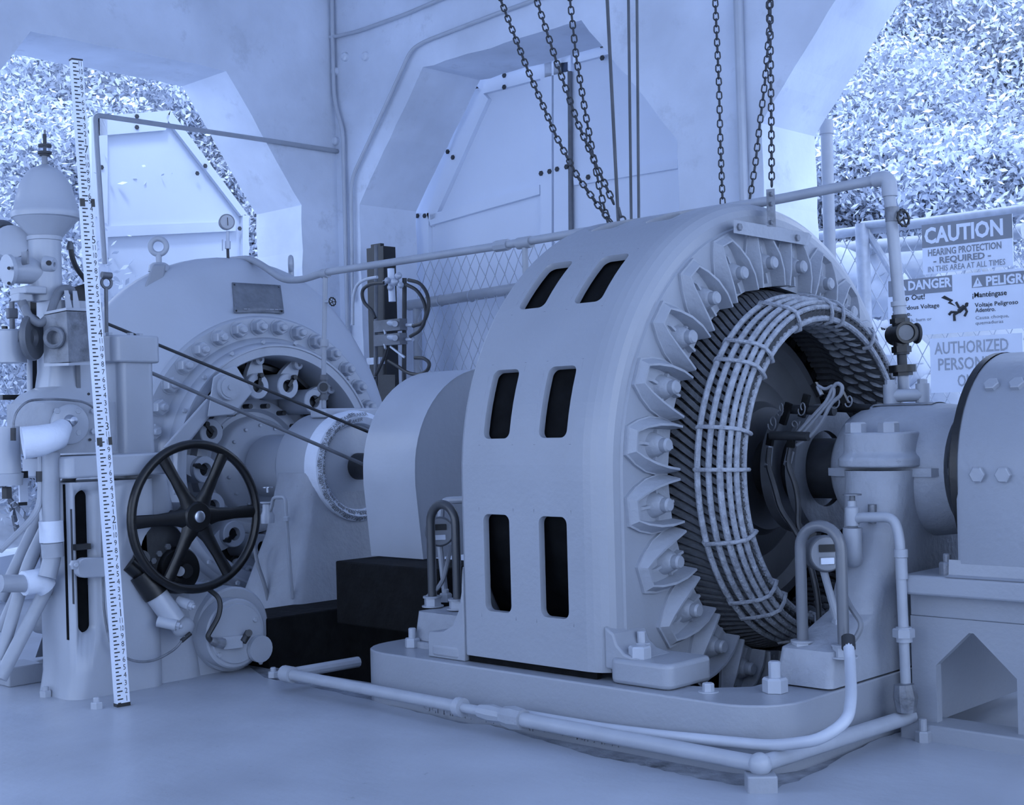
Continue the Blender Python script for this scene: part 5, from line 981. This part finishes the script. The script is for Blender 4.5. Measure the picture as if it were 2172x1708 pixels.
stxt(DG, 'DANGER', 1926, 616, 19, M_WHITE, 2018, .05); stxt(DG, 'PELIGRO', 2091, 606, 19, M_WHITE, 2190, .05); stxt(DG, 'Keep Out!', 1897, 640, 11, M_INK, 1961, .02); stxt(DG, 'Hazardous Voltage', 1893, 660, 9, M_INK, 1992, .015); stxt(DG, 'Inside.', 1893, 673, 9, M_INK, 1933, .015); stxt(DG, 'Can shock, burn or', 1893, 686, 7, M_SIGNDARK, 1976); stxt(DG, 'cause death.', 1893, 697, 7, M_SIGNDARK, 1954)
stxt(DG, '\u00a1Mant\u00e9ngase', 2062, 632, 11, M_INK, 2135, .02); stxt(DG, 'Voltaje Peligroso', 2068, 652, 9, M_INK, 2160, .015); stxt(DG, 'Adentro.', 2069, 663, 9, M_INK, 2112, .015); stxt(DG, 'Causa choque,', 2069, 678, 7, M_SIGNDARK, 2140); stxt(DG, 'quemaduras', 2069, 689, 7, M_SIGNDARK, 2128)
def flat(t, pts, m_, name):
    a = [P(x,y,Y=YS-.0015) for x,y in pts]; MB().add(a, [tuple(range(len(a)))]).build(name, m_, t, smooth=0)
flat(DG, [(1904,618),(1913,598),(1923,616)], M_WHITE, 'warning_triangle'); flat(DG, [(2063,610),(2073,588),(2084,607)], M_WHITE, 'warning_triangle'); MB().bar(P(2074,595,Y=YS-.002), P(2074,602,Y=YS-.002), .006, .001, (1,0,0)).build('exclamation_mark', M_SIGNDARK, DG)
flat(DG, [(1996,632),(2003,627),(2022,637),(2017,641),(2028,650),(2010,643),(2014,639)], M_INK, 'lightning_bolt')
for pts, r in (([(2028,641),(2034,652),(2042,653),(2050,649)],.007),([(2042,653),(2032,663),(2018,662),(2013,668)],.008),([(2036,660),(2024,668),(2025,681)],.008),([(2046,651),(2051,661),(2046,671)],.007),([(2046,650),(2034,661)],.013)): MB().tube([P(x,y,Y=YS-.001) for x,y in pts], [r]*len(pts), 6).build('falling_figure', M_INK, DG)
MB().cyl(P(2051,646,Y=YS-.003), P(2051,646,Y=YS), .011).build('figure_head', M_INK, DG)
AU, *_ = sign('authorized_sign', 1972, 719, 2172, 834, 'white sign with grey capitals for authorized personnel')
stxt(AU, 'AUTHORIZED', 1983, 752, 25, M_SIGNGREY, 2140, .02); stxt(AU, 'PERSONNEL', 1989, 786, 25, M_SIGNGREY, 2138, .02); stxt(AU, 'ONLY', 2031, 820, 25, M_SIGNGREY, 2094, .02)
# chain link fence glimpsed at the left edge
t = chainlink('chain_link_mesh', P(-40,1000,X=-7.95), (0,1,0), (0,0,1), 1.2, .95, .09, .004, ''); tag(t, 'pale chain link netting outside the left opening', 'fence', kind='stuff')
# ground and slopes
def slope(name, o, ux, up_, W, D, rise, seed, m_):
    n = 40; rng = np.random.default_rng(seed); vs, fs = [], []
    h = rng.normal(0, 1, (n+1, n+1))
    for _ in range(3): h = (h+np.roll(h,1,0)+np.roll(h,-1,0)+np.roll(h,1,1)+np.roll(h,-1,1))/5
    for i in range(n+1):
        for j in range(n+1):
            p = Vector(o)+Vector(ux)*(W*(i/n-.5))+Vector(up_)*(D*j/n); p.z += rise*(j/n)**1.35+h[i,j]*.35*min(1,j/4); vs.append(p)
    for i in range(n):
        for j in range(n): a = i*(n+1)+j; fs.append((a,a+n+1,a+n+2,a+1))
    return MB().add(vs, fs).build(name, m_, smooth=60)
tag(slope('ground_back', (-3,6.3,-.05), (1,0,0), (0,1,0), 26, 9, 5.2, 3, M_EARTH), kind='structure')
tag(slope('ground_left', (-7.7,3,-.05), (0,1,0), (-1,0,0), 26, 9, 5.2, 4, M_EARTH), kind='structure')
def shrub(c, rad, n, size, label, m_, seed, stems=5, group='shrubs on the slope'):
    rng = np.random.default_rng(seed); c = Vector(c); t = thing('shrub', (c.x,c.y,c.z-rad[2]), label, 'shrub', group)
    k = max(10, n//90); cc = rng.normal(size=(k,3)); cc /= np.linalg.norm(cc,axis=1)[:,None]; cc *= (rng.random((k,1))**.4)*np.array(rad)*.9
    idx = rng.integers(0, k, n); pos = cc[idx]+rng.normal(size=(n,3))*np.array(rad)*.16
    a = rng.normal(size=(n,3)); a /= np.linalg.norm(a,axis=1)[:,None]; b = np.cross(a, rng.normal(size=(n,3))); b /= np.linalg.norm(b,axis=1)[:,None]
    s = size*(.6+.8*rng.random((n,1))); pos = pos+np.array(c)
    V = np.stack([pos-a*s, pos+b*s*.42, pos+a*s, pos-b*s*.42], 1).reshape(-1,3)
    me = bpy.data.meshes.new('foliage'); me.vertices.add(4*n); me.vertices.foreach_set('co', V.ravel()); me.loops.add(4*n); me.loops.foreach_set('vertex_index', np.arange(4*n)); me.polygons.add(n); me.polygons.foreach_set('loop_start', np.arange(0,4*n,4)); me.polygons.foreach_set('loop_total', np.full(n,4)); me.update(calc_edges=True); me.materials.append(m_)
    o = inst('foliage', me, Matrix.Identity(4), t); o['kind'] = 'stuff'
    for q in range(stems):
        e = Vector(cc[rng.integers(0,k)])*.8+c; base = c-Vector((rng.uniform(-.2,.2),rng.uniform(-.2,.2),rad[2]*1.05)); mid = base.lerp(e,.5)+Vector(rng.normal(size=3)*.08)
        MB().tube([base, mid, e], [.022,.015,.006], 6).build('branch', M_BARK, t)
n_ = 0
RS = [(1800,60,9.6,(.9,.8,.9),M_LEAF,'bright leafy shrub highest on the slope at the upper right, beside the slanted reveal'),(2030,40,10.0,(1.0,.8,.9),M_LEAF,'large leafy shrub at the upper right corner'),(1930,140,10.4,(.7,.6,.7),M_LEAF2,'shrub with shade-darkened leaf colour between the two upper right shrubs'),(1840,250,9.0,(.7,.6,.6),M_LEAF,'pale shrub above the capped post'),(1960,280,8.8,(.7,.6,.55),M_LEAF,'bright shrub in the middle of the right opening'),(2100,270,9.6,(.8,.6,.7),M_LEAF2,'dark twiggy shrub at the right edge above the caution sign'),(1850,390,8.4,(.6,.5,.5),M_LEAF,'low pale shrub just above the fence gate post'),(1990,400,8.2,(.6,.5,.40),M_LEAF,'low bright shrub above the caution sign'),(2110,400,8.2,(.5,.5,.35),M_LEAF,'spiky pale shrub above the right end of the fence'),(1800,440,8.3,(.5,.45,.5),M_LEAF2,'small grey shrub behind the gate post'),(2260,120,9.8,(1.0,.8,1.0),M_LEAF,'large pale shrub past the right edge of the view'),(2260,360,9.0,(.9,.6,.7),M_LEAF,'low pale shrub past the right edge behind the fence')]
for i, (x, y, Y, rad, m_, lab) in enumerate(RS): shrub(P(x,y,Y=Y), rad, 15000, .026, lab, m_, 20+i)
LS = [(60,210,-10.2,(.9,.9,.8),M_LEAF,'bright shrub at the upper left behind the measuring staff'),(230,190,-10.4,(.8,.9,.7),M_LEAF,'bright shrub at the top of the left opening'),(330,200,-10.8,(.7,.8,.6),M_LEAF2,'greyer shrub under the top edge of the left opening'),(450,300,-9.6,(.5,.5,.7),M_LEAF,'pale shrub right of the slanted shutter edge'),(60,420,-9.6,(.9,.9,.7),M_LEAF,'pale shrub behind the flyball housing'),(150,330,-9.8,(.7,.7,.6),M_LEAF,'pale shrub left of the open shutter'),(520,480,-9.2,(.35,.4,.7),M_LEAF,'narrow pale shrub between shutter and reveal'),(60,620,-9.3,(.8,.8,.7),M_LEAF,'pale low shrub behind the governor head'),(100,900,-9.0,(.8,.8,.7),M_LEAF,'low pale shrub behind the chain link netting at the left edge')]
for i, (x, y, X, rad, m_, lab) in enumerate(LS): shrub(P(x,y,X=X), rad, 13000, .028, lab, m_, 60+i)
for i, (x, y, Y, r, lab) in enumerate(((1800,580,7.6,.26,'large pale boulder behind the gate post'),(1870,620,7.7,.22,'rounded boulder behind the pipe valve'),(1930,560,7.8,.20,'pale boulder under the outer rail'),(1880,780,7.5,.3,'low boulder behind the sight glass'),(2010,870,7.5,.3,'boulder beneath the authorized sign'))):
    c = P(x,y,Y=Y); rng = np.random.default_rng(90+i); m = MB(); m.ball(c, r, 18, 12, sc=(1,.8,.75)); m.v = [tuple(np.array(v)+rng.normal(size=3)*r*.045) for v in m.v]
    o = m.build('boulder', M_ROCK, smooth=50); tag(o, lab, 'boulder', 'boulders behind the fence')
